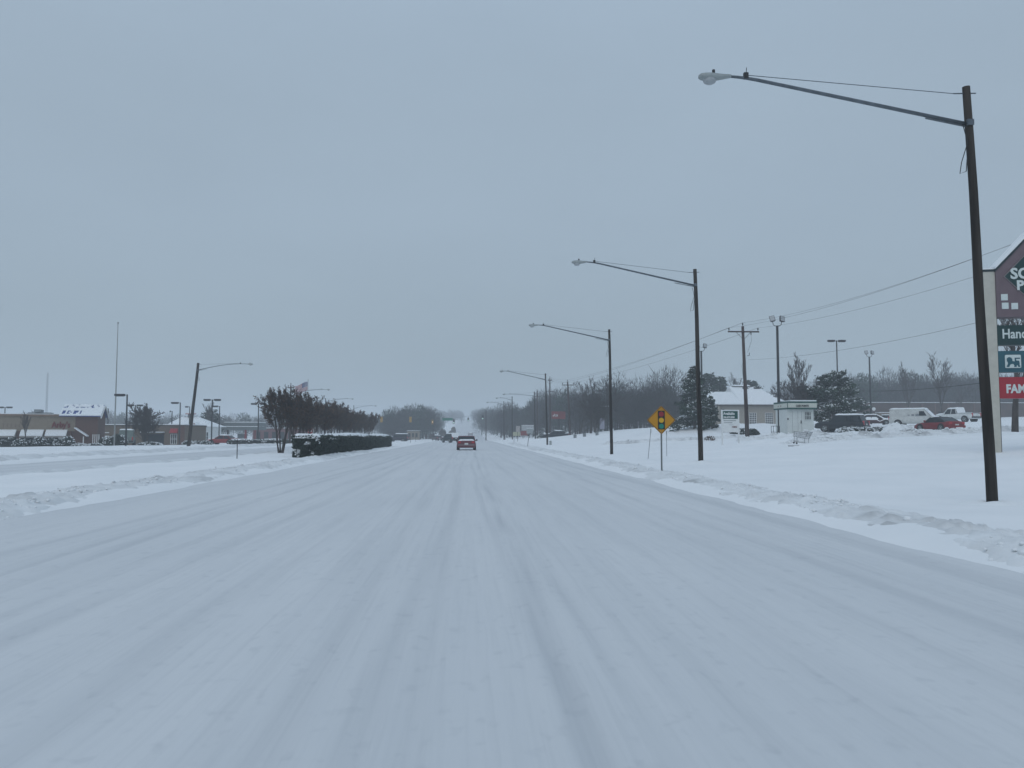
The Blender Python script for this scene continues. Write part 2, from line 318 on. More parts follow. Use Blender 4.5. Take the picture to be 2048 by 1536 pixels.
def bank(name, label, path, width, height, seed, res=0.12, lump=1.0, dirt=0.5, asym=0.4, clods=0, fs=1.0):
    """ridge of lumpy ploughed snow along a path of (x, y)"""
    pts = np.array(path, dtype=float); d = np.concatenate([[0], np.cumsum(np.hypot(*np.diff(pts, axis=0).T))])
    us = [0.0]
    while us[-1] < d[-1]:
        yy = np.interp(us[-1], d, pts[:, 1]); us.append(us[-1] + max(res, abs(yy) * (0.006 if fs == 1 else 0.0022)))
    us = np.array(us); cx = np.interp(us, d, pts[:, 0]); cy = np.interp(us, d, pts[:, 1])
    tx = np.gradient(cx, us); ty = np.gradient(cy, us); ln = np.hypot(tx, ty); nx_, ny_ = ty / ln, -tx / ln
    nv = max(14, int(width / res * 0.9)); vs = np.linspace(-1, 1, nv)
    wob = 0.8 + 0.4 * vnoise(us * .35, us * 0, seed)
    X = cx[:, None] + nx_[:, None] * vs[None] * width / 2 * wob[:, None]; Y = cy[:, None] + ny_[:, None] * vs[None] * width / 2 * wob[:, None]
    v = np.broadcast_to(vs[None], X.shape)
    pr = np.where(v < -asym, sstep(-1, -asym, v), sstep(1, -asym, v))
    big = fbm(X * .7, Y * .55, seed + 1, 3); sm = 1 - np.abs(fbm(X * 3.2, Y * 3.0, seed + 2, 3) - .5) * 3.2
    clod = sstep(.50, .66, vnoise(X * 5.3 * fs, Y * 4.9 * fs, seed + 5)) * sstep(.35, .6, vnoise(X * .8, Y * .8, seed + 15)); clod2 = sstep(.52, .66, vnoise(X * 11.7 * fs, Y * 10.3 * fs, seed + 6)); clod3 = vnoise(X * 23, Y * 21, seed + 7)
    end = sstep(0, 1.2, us)[:, None] * sstep(d[-1], d[-1] - 1.2, us)[:, None]
    h = height * pr * end * (0.6 + 0.5 * big) + pr ** .5 * end * lump * ((sm - .5) * 0.045 + clod * 0.06 / fs + clod2 * 0.034 / fs + clod3 * .014)
    Zb = ground(X, Y) - 0.05 + h - 0.05 * (1 - pr)
    pk = np.clip((fbm(X * 1.4, Y * .8, seed + 9, 3) - .45) * 2.4, 0, 1) * dirt * (0.5 + .8 * clod)
    me = npmesh(name, np.stack([X, Y, Zb], -1).reshape(-1, 3), grid_faces(nv, len(us)), BERM, True)
    set_attr(me, 'pack', pk); o = tag(link(name, me), label, kind='structure')
    if clods:      # loose lumps lying on the ridge
        rng = np.random.default_rng(seed); wgt = np.clip(vnoise(us * .6, us * 0 + 3, seed + 11) - .25, 0.02, 1) / (np.maximum(np.interp(us, d, pts[:, 1]), 4) ** .9) * np.gradient(us)
        iu = rng.choice(len(us), clods, p=wgt / wgt.sum()); iv = np.clip((nv / 2 + rng.normal(size=clods) * nv * .17).astype(int), 1, nv - 2)
        base = np.stack([X[iu, iv], Y[iu, iv], Zb[iu, iv]], -1) + rng.normal(size=(clods, 3)) * np.array([.04, .04, .005])
        sz = (1 if fs == 1 else 2.2) * (.018 + .035 * rng.uniform(size=clods) ** 2.2 + .03 * (rng.uniform(size=clods) > .965))
        oc = np.array([(1, 0, 0), (.5, .85, .1), (-.5, .85, -.1), (-1, 0, .1), (-.5, -.85, 0), (.5, -.85, .1), (.45, .3, .75), (-.5, .1, .8), (.1, -.45, .75), (0, 0, -.7)])
        V = base[:, None] + oc[None] * (1 + rng.normal(size=(clods, 10, 1)) * .22) * sz[:, None, None] * np.array([1, 1.1, .85])
        tri = np.array([(0, 1, 6), (1, 2, 6), (2, 7, 6), (2, 3, 7), (3, 4, 7), (4, 8, 7), (4, 5, 8), (5, 0, 8), (0, 6, 8), (6, 7, 8), (1, 0, 9), (2, 1, 9), (3, 2, 9), (4, 3, 9), (5, 4, 9), (0, 5, 9)])
        me2 = npmesh('snow_clods', V.reshape(-1, 3) - np.array([0, 0, .012]), (tri[None] + 10 * np.arange(clods)[:, None, None]).reshape(-1, 3), SNOWCAP, True)
        link('snow_clods', me2, o)['kind'] = 'stuff'
        jl = rng.integers(0, clods, 60); a = rng.normal(size=(60, 3)); b_ = rng.normal(size=(60, 3)); a /= np.linalg.norm(a, axis=1)[:, None]; b_ /= np.linalg.norm(b_, axis=1)[:, None]
        s_ = rng.uniform(.012, .035, 60)[:, None]; c_ = base[jl] + np.array([0, 0, .03]); Vl = np.stack([c_ - a * s_, c_ + b_ * s_ * .6, c_ + a * s_, c_ - b_ * s_ * .6], 1).reshape(-1, 3)
        link('leaf_litter', npmesh('leaf_litter', Vl, np.arange(240).reshape(-1, 4), DEADLEAF), o)['kind'] = 'stuff'
    return o
bank('snow_bank', 'lumpy ploughed snow ridge along the right kerb', [(7.1, 2), (7.1, 60), (7.1, 130)], 2.9, .10, 3, .05, 1.0, .7, .1, 2600)
bank('snow_bank', 'lumpy ploughed snow ridge along the median kerb', [(-9.25, 6), (-9.25, 46), (-9.1, 70)], 3.0, .10, 13, .06, 1.1, .7, -.1, 2200)
bank('snow_bank', 'broken snow ridge on the near side of the opposite carriageway', [(-15.6, 15), (-15.6, 70)], 1.0, .12, 23, .1, .7, .6, 0)
bank('snow_bank', 'broad snow ridge on the far side of the opposite carriageway', [(-25.2, 20), (-25.2, 110)], 2.6, .30, 33, .1, 1.0, .5, 0, 1200)
bank('snow_bank', 'ploughed snow heap along the edge of the shop car park', [(22.5, 56), (28, 56.5), (36, 57.5), (44, 59)], 4.6, .32, 43, .1, 1.5, 1.2, 0, 3500, .5)
bank('snow_bank', 'rounded snow mound beside the red coupe', [(32.6, 62), (36.0, 62.5)], 2.8, .80, 53, .1, 1.0, .9, 0, 300, .5)
bank('snow_bank', 'scraped snow ridge in front of the white kiosk', [(22, 66), (27, 66), (31, 67)], 2.4, .30, 63, .1, 1.3, 1.0, 0, 600, .5)
bank('snow_bank', 'snow ridge across the car park drive', [(14, 85), (22, 84), (30, 82)], 1.8, .25, 73, .12, 1.2, 1.0, 0, 300, .5)

# ---------------------------------------------------------------- street lights
def cobra(parent, tip, dirx, scale=1.0):
    """lamp head; tip = where the arm enters, dirx = direction of the arm (-1 left, +1 right)"""
    prof = [(0.0, .055, .055, 0), (.08, .07, .065, -.005), (.22, .085, .085, -.02), (.40, .115, .115, -.035), (.58, .145, .13, -.04), (.72, .15, .12, -.04), (.84, .12, .095, -.035), (.90, .05, .05, -.035)]
    m = MB(); rings = []
    for t, wy, wz, dz in prof:
        rings.append([Vector((dirx * t * scale, math.cos(a) * wy * scale, (dz + math.sin(a) * wz * (1.0 if math.sin(a) > 0 else .75)) * scale)) for a in [2 * math.pi * k / 14 for k in range(14)]])
    m.loft(rings); h = m.build('luminaire', ALU, parent, True, tip)
    b = MB(); rings = []
    for z, r in [(-.08, 1), (-.15, .96), (-.20, .80), (-.235, .45), (-.245, .1)]:
        rings.append([Vector((dirx * (.60 + math.cos(a) * .19 * r) * scale, math.sin(a) * .135 * r * scale, z * scale)) for a in [2 * math.pi * k / 14 for k in range(14)]])
    b.loft(rings).build('lens', LENS, h, True)
    c = MB(); c.tube([(dirx * .48 * scale, 0, .06 * scale), (dirx * .48 * scale, 0, .175 * scale)], .042 * scale, 10).build('photocell', DARKMETAL, h)
    return h
def street_light(px, Y, label, side=-1, H=9.05, lean=0.0, curved=False, arm=5.15, r=(.118, .082), detail=True, rise=1.05, drop=.78):
    p = at(px, Y)
    t = thing('street_light', label, 'street light', p, 0, 'wooden street light poles along the road')
    n = 16 if detail else 8
    pts = [Vector((lean * k / 8 * 1.0 + (0.012 * math.sin(k * 1.3)), 0, -.3 + (H + .3) * k / 8)) for k in range(9)]
    m = MB(); m.tube(pts, [r[0] + (r[1] - r[0]) * k / 8 for k in range(9)], n)
    m.build('pole', POLE, t, True)
    top = pts[-1]; za = H - drop; xa = lean * za / H
    if curved:
        ap = [Vector((xa + side * arm * u, 0, za + rise * .75 * math.sin(u * 1.75))) for u in [k / 8 for k in range(9)]]
        hd = Vector((side * 1, 0, 0))
    else:
        kx = arm - .34
        ap = [Vector((xa + side * u, 0, za + rise * (u / kx))) for u in (.08, kx * .5, kx - .25)] + [Vector((xa + side * (kx - .02), 0, za + rise * .985)), Vector((xa + side * (kx + .18), 0, za + rise + .005)), Vector((xa + side * arm, 0, za + rise + .015))]
    a = MB(); a.tube(ap, [.043 - .018 * k / len(ap) for k in range(len(ap))], 10).build('arm', GALV, t, True)
    b = MB(); b.tube([Vector((xa + side * .02, -.0, za - .06)), Vector((xa + side * 1.0, 0, za + .12 if not curved else za + .10))], .016, 6)
    b.box((xa + side * .02, -r[1] * 1.05, za + .02), (.15, .05, .13)).build('arm_bracket', GALV, t)
    e = ap[-3] if not curved else ap[-2]
    gw = MB(); gw.tube([Vector((top.x - side * .22, 0, H - .14)), Vector((top.x + side * .30, 0, H - .16))], .014, 6)
    gw.tube([Vector((top.x + side * .28, 0, H - .16)), e + Vector((0, 0, .07))], .009 if detail else .012, 5)
    gw.build('tie_rod', GALV, t)
    cl = MB(); cl.box(e + Vector((0, 0, .05)), (.10, .07, .14)); cl.tube([e + Vector((0, 0, .05)), e + Vector((-side * .02, 0, .24))], .008, 5).build('clamp', DARKMETAL, t)
    cobra(t, ap[-1] + Vector((side * -.02, 0, .0)), side, .8)
    if detail and Y < 60:      # snow drifted against the foot
        dr = MB(); rr_ = random.Random(int(px)); dr.loft([[Vector((math.cos(a) * q * (1 + .25 * math.sin(a * 2 + px)), math.sin(a) * q, z + .02 * math.sin(a * 3 + px))) for a in [k * math.pi / 9 for k in range(18)]] for q, z in ((.85, -.06), (.6, .015), (.38, .06), (.24, .075), (.15, .05), (.09, .03))])
        dr.build('snow_drift', SNOW, t, True)
    if detail:
        wl = MB(); s = Vector((lean * .87 + side * r[1], 0, H - 1.0))
        wl.tube([s + Vector((side * .1, -.05, .12)), s + Vector((side * .02, -.08, -.3)), s + Vector((side * .16, -.05, -.75)), s + Vector((side * .20, -.04, -1.0)), s + Vector((side * .06, -.05, -.95)), s + Vector((side * .02, -.06, -.5))], .010, 5)
        wl.build('cable_loop', WIRE, t)
    return t
street_light(1980, 16.9, 'tall dark wooden street light pole nearest the camera at right', lean=-.24, H=9.30, arm=5.42, rise=.95, drop=.86)
street_light(1401, 36.7, 'wooden street light just behind the yellow signal warning sign', lean=-.14)
street_light(1223, 57, 'third wooden street light along the right kerb', lean=-.10)
street_light(1094.7, 101, 'leaning wooden street light, fourth from the camera on the right', lean=-.22, detail=False)
street_light(1070.7, 146, 'fifth wooden street light on the right, with a flatter curved arm', lean=-.18, curved=True, rise=.45, detail=False)
street_light(1024.7, 168, 'sixth wooden street light on the right kerb', lean=-.05, curved=True, arm=2.8, rise=.6, detail=False)
street_light(1008, 187, 'seventh wooden street light on the right kerb', lean=-.05, curved=True, arm=3.4, rise=.7, detail=False)
street_light(1002.6, 262, 'small hazy street light pole, eighth on the right', curved=True, arm=5.5, rise=1.0, detail=False)
street_light(994, 300, 'farthest hazy street light pole on the right before the hill', curved=True, arm=5.5, rise=1.0, detail=False)
street_light(377, 88, 'leaning street light with curved arm beside the opposite carriageway', side=1, lean=.85, curved=True, arm=5.2, rise=.95, H=9.0, r=(.19, .13))
street_light(586, 134, 'street light behind the flag and the median trees', side=1, lean=.1, curved=True, rise=.9, detail=False)
street_light(650, 169, 'street light rising behind the middle of the median trees', side=1, curved=True, rise=.9, detail=False)
street_light(707, 209, 'distant street light above the far end of the median trees', side=1, curved=True, rise=.9, detail=False)

# ---------------------------------------------------------------- utility poles and lines
def utility_pole(p, label, H=11.0, arms=((-.45, 1.55),), r=(.20, .12), lean=0.0, rz=0.0, ground_gear=False):
    t = thing('utility_pole', label, 'utility pole', p, rz, 'utility poles carrying the power lines')
    m = MB(); m.tube([Vector((lean * k / 6, 0, -.3 + (H + .3) * k / 6)) for k in range(7)], [r[0] + (r[1] - r[0]) * k / 6 for k in range(7)], 12).build('pole', POLE2, t, True)
    for dz, hw in arms:
        x0 = lean * (H + dz) / H
        a = MB(); a.box((x0, -.16, H + dz), (hw * 2, .11, .13))
        ao = a.build('crossarm', POLE2, t)
        for s in (-1, 1):
            MB().tube([(x0 + s * .72, -.16, H + dz - .05), (x0 + s * .04, -.14, H + dz - .75)], .022, 5).build('brace', POLE2, t)
            i = MB(); i.tube([(x0 + s * (hw - .1), -.16, H + dz + .06), (x0 + s * (hw - .1), -.16, H + dz + .16), (x0 + s * (hw - .1), -.16, H + dz + .20), (x0 + s * (hw - .1), -.16, H + dz + .38)], [.02, .03, .07, .06], 8).build('insulator', DARKMETAL, t, True)
    MB().tube([(lean, 0, H - .05), (lean, 0, H + .12), (lean, 0, H + .16), (lean, 0, H + .36)], [.02, .03, .07, .055], 8).build('insulator', DARKMETAL, t, True)
    if ground_gear:
        b = MB(); b.tube([(.5, -.12, H - .6), (.5, -.12, H - .85)], .05, 8); b.tube([(.5, -.12, H - .85), (.55, -.1, H - 1.4), (.12, -.12, H - 2.6)], .012, 5).build('cutout', DARKMETAL, t)
        c = MB(); c.tube([(.10, -.1, H - 2.9), (.30, -.1, H - 2.9), (.30, -.1, H - 2.75), (.30, -.1, H - 2.6)], .03, 6).build('bracket', DARKMETAL, t)
        for k in range(3):
            l = MB(); ph = k * .7
            l.tube([(-.14 - .05 * k, -.1, H - 3.2), (-.28 - .09 * k, -.1, H - 3.9), (-.24 - .05 * k, -.12, H - 5.0 - .2 * k), (-.12, -.12, H - 5.4)], .016, 5).build('cable_loop', WIRE, t)
        MB().tube([(.14, -.12, H - 5.3), (.36, -.1, H - 5.5), (.33, -.1, H - 6.0), (.1, -.12, H - 6.2)], .014, 5).build('cable_loop', WIRE, t)
        MB().tube([(-.11, -.16, .0), (-.10, -.13, H - 3.4)], .03, 6).build('conduit', STEEL, t)
    return t
UP = at(1495, 77); UPH = 11.3
utility_pole(UP, 'brown utility pole with crossarm beside the white available sign', UPH, ((-.55, 1.55),), (.21, .13), lean=-.28, ground_gear=True)
UN = Vector((27.4, 24, 0)); UN.z = gz(UN.x, UN.y) - 1.1
utility_pole(UN, 'brown utility pole near the tall shop sign, out of view to the right', UPH, ((-.55, 1.55),), (.21, .13))
UH = at(1140.5, 137)
utility_pole(UH, 'dark brown utility pole with single crossarm in front of the far woods', 9.4, ((-.55, 1.05),), lean=-.42)
UG = at(1100, 165)
utility_pole(UG, 'utility pole just right of the leaning fourth street light', 12.2, ((-.5, .45), (-2.7, 1.0)))
UF = at(1074.5, 182)
utility_pole(UF, 'farther utility pole with two short crossarms beside the fifth street light', 10.6, ((-.5, .75), (-1.3, .75)))
utility_pole(at(580, 120), 'pole with short crossarm rising behind the median trees left of the flag', 8.7, ((-.35, .45),), (.14, .10))
utility_pole(at(700, 185), 'distant short pole behind the far median trees', 7.2, ((-.25, .45),), (.13, .10))
utility_pole(at(972, 222), 'slim wooden pole holding the traffic signal wire at right', 8.2, (), (.15, .1))
utility_pole(at(948, 480), 'tiny hazy utility pole on the hill road', 9, ((-.5, 1.0),))
utility_pole(at(985, 350), 'hazy utility pole at the foot of the hill', 9, ((-.5, 1.0),))
def wire(label, a, b, sag, r=.0085, n=16):
    a, b = Vector(a), Vector(b); pts = []
    for k in range(n + 1):
        u = k / n; p = a.lerp(b, u); p.z -= sag * 4 * u * (1 - u); pts.append(p)
    o = MB().tube(pts, r, 4, False).build('power_line', WIRE)
    return tag(o, label, 'power line', 'overhead lines')
zt = UPH - .55 + .38
for (dx, dz, lb) in ((-1.45, zt, 'left'), (0, UPH + .36, 'middle'), (1.45, zt, 'right')):
    lx = -.28
    wire(f'{lb} of the three top power lines above the car park', UP + Vector((dx + lx, -.16 if dx else 0, dz)), UN + Vector((dx, -.16 if dx else 0, dz)), 1.0)
    k = .95 / 1.45
    wire(f'{lb} top power line between the two crossarm poles over the verge', UH + Vector((dx * k - .42, -.16 if dx else 0, 9.4 - .17 if dx else 9.76)), UP + Vector((dx + lx, -.16 if dx else 0, dz)), .5, .012)
    wire(f'{lb} faint power line running on towards the far woods', UG + Vector((dx * .25, -.16 if dx else 0, 12.08 if dx else 12.5)), UH + Vector((dx * k - .42, -.16 if dx else 0, 9.4 - .17 if dx else 9.76)), .2, .012)
wire('thin line below the power lines, above the bare trees', UP + Vector((.25, 0, UPH - 3.3)), UN + Vector((.2, 0, UPH - 3.1)), .9, .010)
wire('thick black cable crossing low in front of the tall sign', Vector((45.5, 95, gz(45.5, 95) + 4.4)), Vector((27.6, 24, UN.z + 5.2)), .9, .022)
wire('low cable between the utility pole and the fourth street light', UP + Vector((-.1, 0, 6.2)), at(1094.7, 101) + Vector((-.1, 0, 6.3)), .5, .010)
# ---------------------------------------------------------------- trees
def rdir(rng, d, ang):
    """turn d by ang about a random axis"""
    ax = d.cross(Vector((rng.uniform(-1, 1), rng.uniform(-1, 1), rng.uniform(-1, 1))))
    if ax.length < 1e-5: ax = d.orthogonal()
    return Matrix.Rotation(ang, 3, ax.normalized()) @ d
def bare_tree(seed, H, levels=4, stems=1, spread=.55, kids=(7, 6, 5, 4), trunk_r=.16, up=.35, first=.28, twr=.017, lens=(.62, .5, .5, .5)):
    rng = random.Random(seed); tr, cr = MB(), MB()
    def branch(p, d, L, r, lv):
        ns = 4 if lv < 2 else (3 if lv < levels else 2)
        pts = [p]; dd = d.copy()
        for k in range(ns):
            dd = rdir(rng, dd, rng.uniform(0, .16 if lv < 2 else .3)); dd = (dd + Vector((0, 0, up * .22))).normalized()
            pts.append(pts[-1] + dd * (L / ns))
        rr = [max(twr * .7, r * (1 - .72 * k / ns)) for k in range(ns + 1)]
        (tr if lv < 2 else cr).tube(pts, rr, 8 if lv == 0 else (5 if lv == 1 else 3), False, rng.uniform(0, 6))
        if lv >= levels: return
        nk = kids[min(lv, len(kids) - 1)]; lo = first if lv == 0 else .22
        for k in range(nk):
            u = lo + (1 - lo) * (k + rng.uniform(.1, .9)) / nk
            i = min(int(u * ns), ns - 1); q = pts[i].lerp(pts[i + 1], u * ns - i)
            base = (pts[i + 1] - pts[i]).normalized()
            c = rdir(rng, base, spread * rng.uniform(.65, 1.35)); c = (c + Vector((0, 0, up * .5))).normalized()
            branch(q, c, L * lens[min(lv, 3)] * rng.uniform(.65, 1.15) * (1.12 - .4 * u), max(twr, r * (1 - .7 * u) * .55), lv + 1)
    if stems == 1: branch(Vector((0, 0, -.15)), Vector((0, 0, 1)), H * .62, trunk_r, 0)
    else:
        for s in range(stems):
            a = 2 * math.pi * s / stems + rng.uniform(-.3, .3); lean = rng.uniform(.12, .28)
            branch(Vector((math.cos(a) * .12, math.sin(a) * .12, -.15)), Vector((math.cos(a) * lean, math.sin(a) * lean, 1)).normalized(), H * .62, trunk_r, 0)
    zmax = max(v[2] for v in cr.v); k = H / zmax
    for m in (tr, cr): m.v = [(x * k, y * k, z * k) for x, y, z in m.v]
    return tr, cr
def tree_thing(name, label, p, parts, rz=0.0, group=None, sc=1.0):
    t = thing(name, label, 'tree', p, rz, group)
    for nm, me in parts: link(nm, me, t)
    t.scale = (sc, sc, sc) if not hasattr(sc, '__len__') else sc
    return t
def leaf_cloud(rng, pts, size, flat=.5, aspect=1.6):
    """small random quads at pts (n,3)"""
    n = len(pts); a = rng.normal(size=(n, 3)); a[:, 2] *= flat; a /= np.linalg.norm(a, axis=1)[:, None]
    b = np.cross(a, rng.normal(size=(n, 3))); b /= np.linalg.norm(b, axis=1)[:, None]
    s = size * rng.uniform(.6, 1.4, n)[:, None]; a = a * s * aspect * .5; b = b * s * .5
    V = np.stack([pts - a, pts + b, pts + a, pts - b], 1).reshape(-1, 3)
    return V, np.arange(4 * n).reshape(-1, 4)
def cat_mesh(parts):
    V = []; F = []; o = 0
    for v, f in parts: V.append(v); F.append(f + o); o += len(v)
    return np.concatenate(V), np.concatenate(F)

# bare trees: four shapes, shared
BT = []
for sd, H, kw in ((3, 9, dict(spread=.5, kids=(9, 7, 5, 4), trunk_r=.17)), (8, 9, dict(spread=.62, kids=(8, 7, 6, 4), trunk_r=.18, up=.25)),
                  (12, 9, dict(spread=.42, kids=(10, 7, 5, 4), trunk_r=.15, up=.5)), (15, 9, dict(spread=.8, kids=(9, 8, 6, 4), trunk_r=.2, up=.15, first=.2))):
    a, b = bare_tree(sd, H, 4, **kw); BT.append((('trunk', a.mesh('trunk', BARK, True)), ('crown', b.mesh('crown', TWIG))))
def bare(i, px, Y, H, label, wide=1.0, rz=0.0, dz=0.0):
    p = at(px, Y, dz); k = H / 9.0
    return tree_thing('bare_tree', label, p, BT[i], rz, 'leafless trees', (k * wide, k * wide, k))
bare(0, 1182, 122, 8.8, 'leafless tree with forked trunk beside the dark post sign', 1.1)
bare(1, 1222, 126, 7.8, 'leafless tree close behind the third street light', 1.1, 2)
bare(3, 1160, 132, 7.0, 'wide leafless tree left of the forked one on the snowy slope', 1.1, 4)
bare(2, 1600, 112, 10.8, 'tall upright leafless tree behind the white kiosk', 1.0, 1)
bare(2, 1820, 160, 12.4, 'slim leafless tree behind the white van', 1.0, 3)
bare(0, 1886, 138, 12.6, 'large leafless tree above the white pickup', .95, 5)
bare(1, 1925, 172, 9.5, 'leafless tree right of the white pickup, in front of the brown shops', 1.0, 2)
bare(0, 2030, 56, 11.2, 'big leafless tree behind the tall shop sign', 1.15, 0.5)
bare(3, 1700, 190, 7.5, 'leafless tree behind the round pine', 1.1, 1.4)
bare(2, 1478, 172, 11.2, 'leafless treetop rising over the beige building roof', .9, 2.4)
bare(2, 1380, 118, 9.2, 'thin leafless tree sticking out behind the dark cedar', .8, .4)
bare(1, 1240, 150, 7.2, 'smaller leafless tree on the slope right of the third street light', 1.1, 3.3)
bare(0, 68, 150, 6.0, 'leafless tree showing above the restaurant roof at far left', 1.1, .3)
bare(2, 52, 98, 4.4, 'young leafless tree in front of the restaurant awnings', .85, 2.3)
bare(0, 415, 165, 8.5, 'leafless tree behind the snow roofed pavilion', .85, 1.3)
bare(3, 1095, 175, 6.5, 'low leafless tree beside the red roadside sign', 1.2, .8)
bare(3, 1010, 150 + 60, 4.5, 'small leafless tree between the far street lights', 1.0, 1.9)
# dense shrubby bare trees at left
a, b = bare_tree(31, 6, 4, stems=5, spread=.6, kids=(8, 8, 7, 5), trunk_r=.08, up=.3, first=.15)
DS = (('trunk', a.mesh('trunk', BARK, True)), ('crown', b.mesh('crown', TWIG)))
tree_thing('bushy_tree', 'dense dome shaped leafless tree in front of the low brick building', at(291, 108), DS, 0, 'leafless trees', (1.0, 1.0, .95))
tree_thing('bushy_tree', 'dark many stemmed tree with dense crown on the right slope', at(1192, 120), DS, 2, 'leafless trees', (.9, .9, 1.0))
tree_thing('bushy_tree', 'dark brushy tree right behind the white kiosk', at(1603, 96), DS, 1, 'leafless trees', (1.1, 1.1, .95))

# crape myrtles in the median
def crape(seed):
    a, b = bare_tree(seed, 5.2, 4, stems=6, spread=.5, kids=(7, 7, 6, 4), trunk_r=.055, up=.35, first=.36, twr=.009)
    rng = np.random.default_rng(seed); V = np.array(b.v)
    top = V[V[:, 2] > 1.15]; n = 4000; idx = rng.integers(0, len(top), n)
    pts = top[idx] + rng.normal(scale=.10, size=(n, 3)); keep = pts[:, 2] < 3.5 + 1.0 * rng.uniform(size=n) ** 2; lv = leaf_cloud(rng, pts[keep], .09, .8)
    tips = V[V[:, 2] > 3.9]; cl = []
    for t in tips[rng.integers(0, len(tips), 95)]:
        k = 26; q = t + rng.normal(size=(k, 3)) * np.array([.07, .07, .12]); cl.append(q)
    sd = leaf_cloud(rng, np.concatenate(cl), .07, .8)
    return (('trunk', a.mesh('trunk', BARK, True)), ('twigs', b.mesh('twigs', TWIG)), ('crown', npmesh('crown', *lv, DEADLEAF)), ('seed_heads', npmesh('seed_heads', *sd, DEADLEAF)))
CR = [crape(s) for s in (41, 42, 43)]
CLAB = ['nearest crape myrtle in the median, with bare stems and seed heads', 'second crape myrtle of the median row', 'third crape myrtle, below the flag', 'fourth crape myrtle, middle of the median row',
        'fifth crape myrtle of the median row', 'sixth crape myrtle, where the row dips', 'seventh crape myrtle behind the far half of the hedge', 'eighth crape myrtle near the far end of the row', 'last crape myrtle at the far end of the median row']
for i, (Y, px, s) in enumerate([(62, 562, 1.0), (67, 592, .93), (73, 618, .95), (79, 640, .93), (86, 660, .98), (94, 680, .98), (102, 698, .93), (111, 716, .92), (119, 733, .95)]):
    tree_thing('crape_myrtle', CLAB[i], at(px, Y), CR[i % 3], i * 1.7, 'crape myrtles in the median', (s * 1.08, s * 1.08, s))

# evergreens
def conifer(seed, H, Rb, n=9000, snow=.16, shape=1.0, rounded=False, leaf=.17):
    rng = np.random.default_rng(seed); tr = MB().tube([(0, 0, -.2), (0, 0, H * .5), (0, 0, H * .96)], [H * .028, H * .016, .02], 8)
    pts = []; sp_ = []
    nb = int(H * 13)
    for k in range(nb):
        u = rng.uniform(.07, .99); z = H * u
        rad = Rb * ((1 - u) ** shape * 1.05 + .05) if not rounded else Rb * (math.sqrt(max(0.02, 1 - ((u - .42) / .60) ** 2)))
        rad *= rng.uniform(.62, 1.16); a = rng.uniform(0, 2 * math.pi); droop = rng.uniform(-.22, .12) if not rounded else rng.uniform(-.1, .35)
        m = int(n / nb * (.35 + rad / Rb)); t = rng.uniform(.15, 1, m) ** .7
        spread = (.06 + .15 * t * rad / Rb * 1.6)
        q = np.stack([np.cos(a) * rad * t, np.sin(a) * rad * t, z + droop * rad * t ** 1.6], -1) + rng.normal(size=(m, 3)) * spread[:, None] * np.array([1, 1, .55]) * H / 7
        pts.append(q)
        tr.tube([(0, 0, z - .05), (math.cos(a) * rad * .8, math.sin(a) * rad * .8, z + droop * rad * .7)], [.035, .012], 4, False)
        if rng.uniform() < .75:
            ms = int(m * snow * 1.6); j = rng.integers(0, m, ms); j = j[t[j] > .45]
            sp_.append(q[j] + np.array([0, 0, .10]))
    lv = leaf_cloud(rng, np.concatenate(pts), leaf, .55, 2.2); sv = leaf_cloud(rng, np.concatenate(sp_), leaf * .95, .18, 1.3)
    return (('trunk', tr.mesh('trunk', BARK, True)), ('crown', npmesh('crown', *lv, NEEDLE)), ('snow', npmesh('snow', *sv, SNOWCAP)))
tree_thing('cedar_tree', 'dark cedar with snow on its boughs behind the second street light', at(1390, 93), conifer(51, 7.4, 2.7, 15000, .20, .85), 0, 'evergreens')
tree_thing('cedar_tree', 'small dark cedar at the corner of the beige building', at(1424, 90), conifer(52, 3.9, 1.35, 5000, .14, .8), 1, 'evergreens')
tree_thing('pine_tree', 'round bushy pine dusted with snow behind the dark sport utility vehicle', at(1668, 94), conifer(53, 6.4, 2.55, 13000, .26, 1, True, .19), 0, 'evergreens')
tree_thing('pine_tree', 'evergreen with snowy boughs behind the curved arm street light at left', at(422, 168), conifer(54, 6.6, 2.0, 8000, .12, 1, True, .2), 0, 'evergreens')
tree_thing('cedar_tree', 'low dark evergreen in front of the brown shops right of the pine', at(1712, 118), conifer(55, 4.0, 2.2, 6000, .12, .8, True, .2), 0, 'evergreens')
PN = [conifer(56, 10, 3.0, 7000, .05, .8, True, .3), conifer(57, 10, 2.4, 7000, .05, .7, False, .3)]
for i, (px, Y, H, lb) in enumerate([(1418, 160, 10.2, 'dark pine leftmost above the beige building'), (1446, 165, 9.8, 'dark pine second from left above the beige building roof'), (1505, 172, 9.0, 'dark pine right of the brown utility pole behind the roof'),
        (1395, 150, 8.0, 'dark pine behind the cedar'), (1330, 175, 8.8, 'dark evergreen above the yellow warning sign'), (1700, 210, 9.0, 'evergreen far behind the round pine')]):
    tree_thing('pine_tree', lb, at(px, Y), PN[i % 2], i * 1.1, 'evergreens', H / 10)

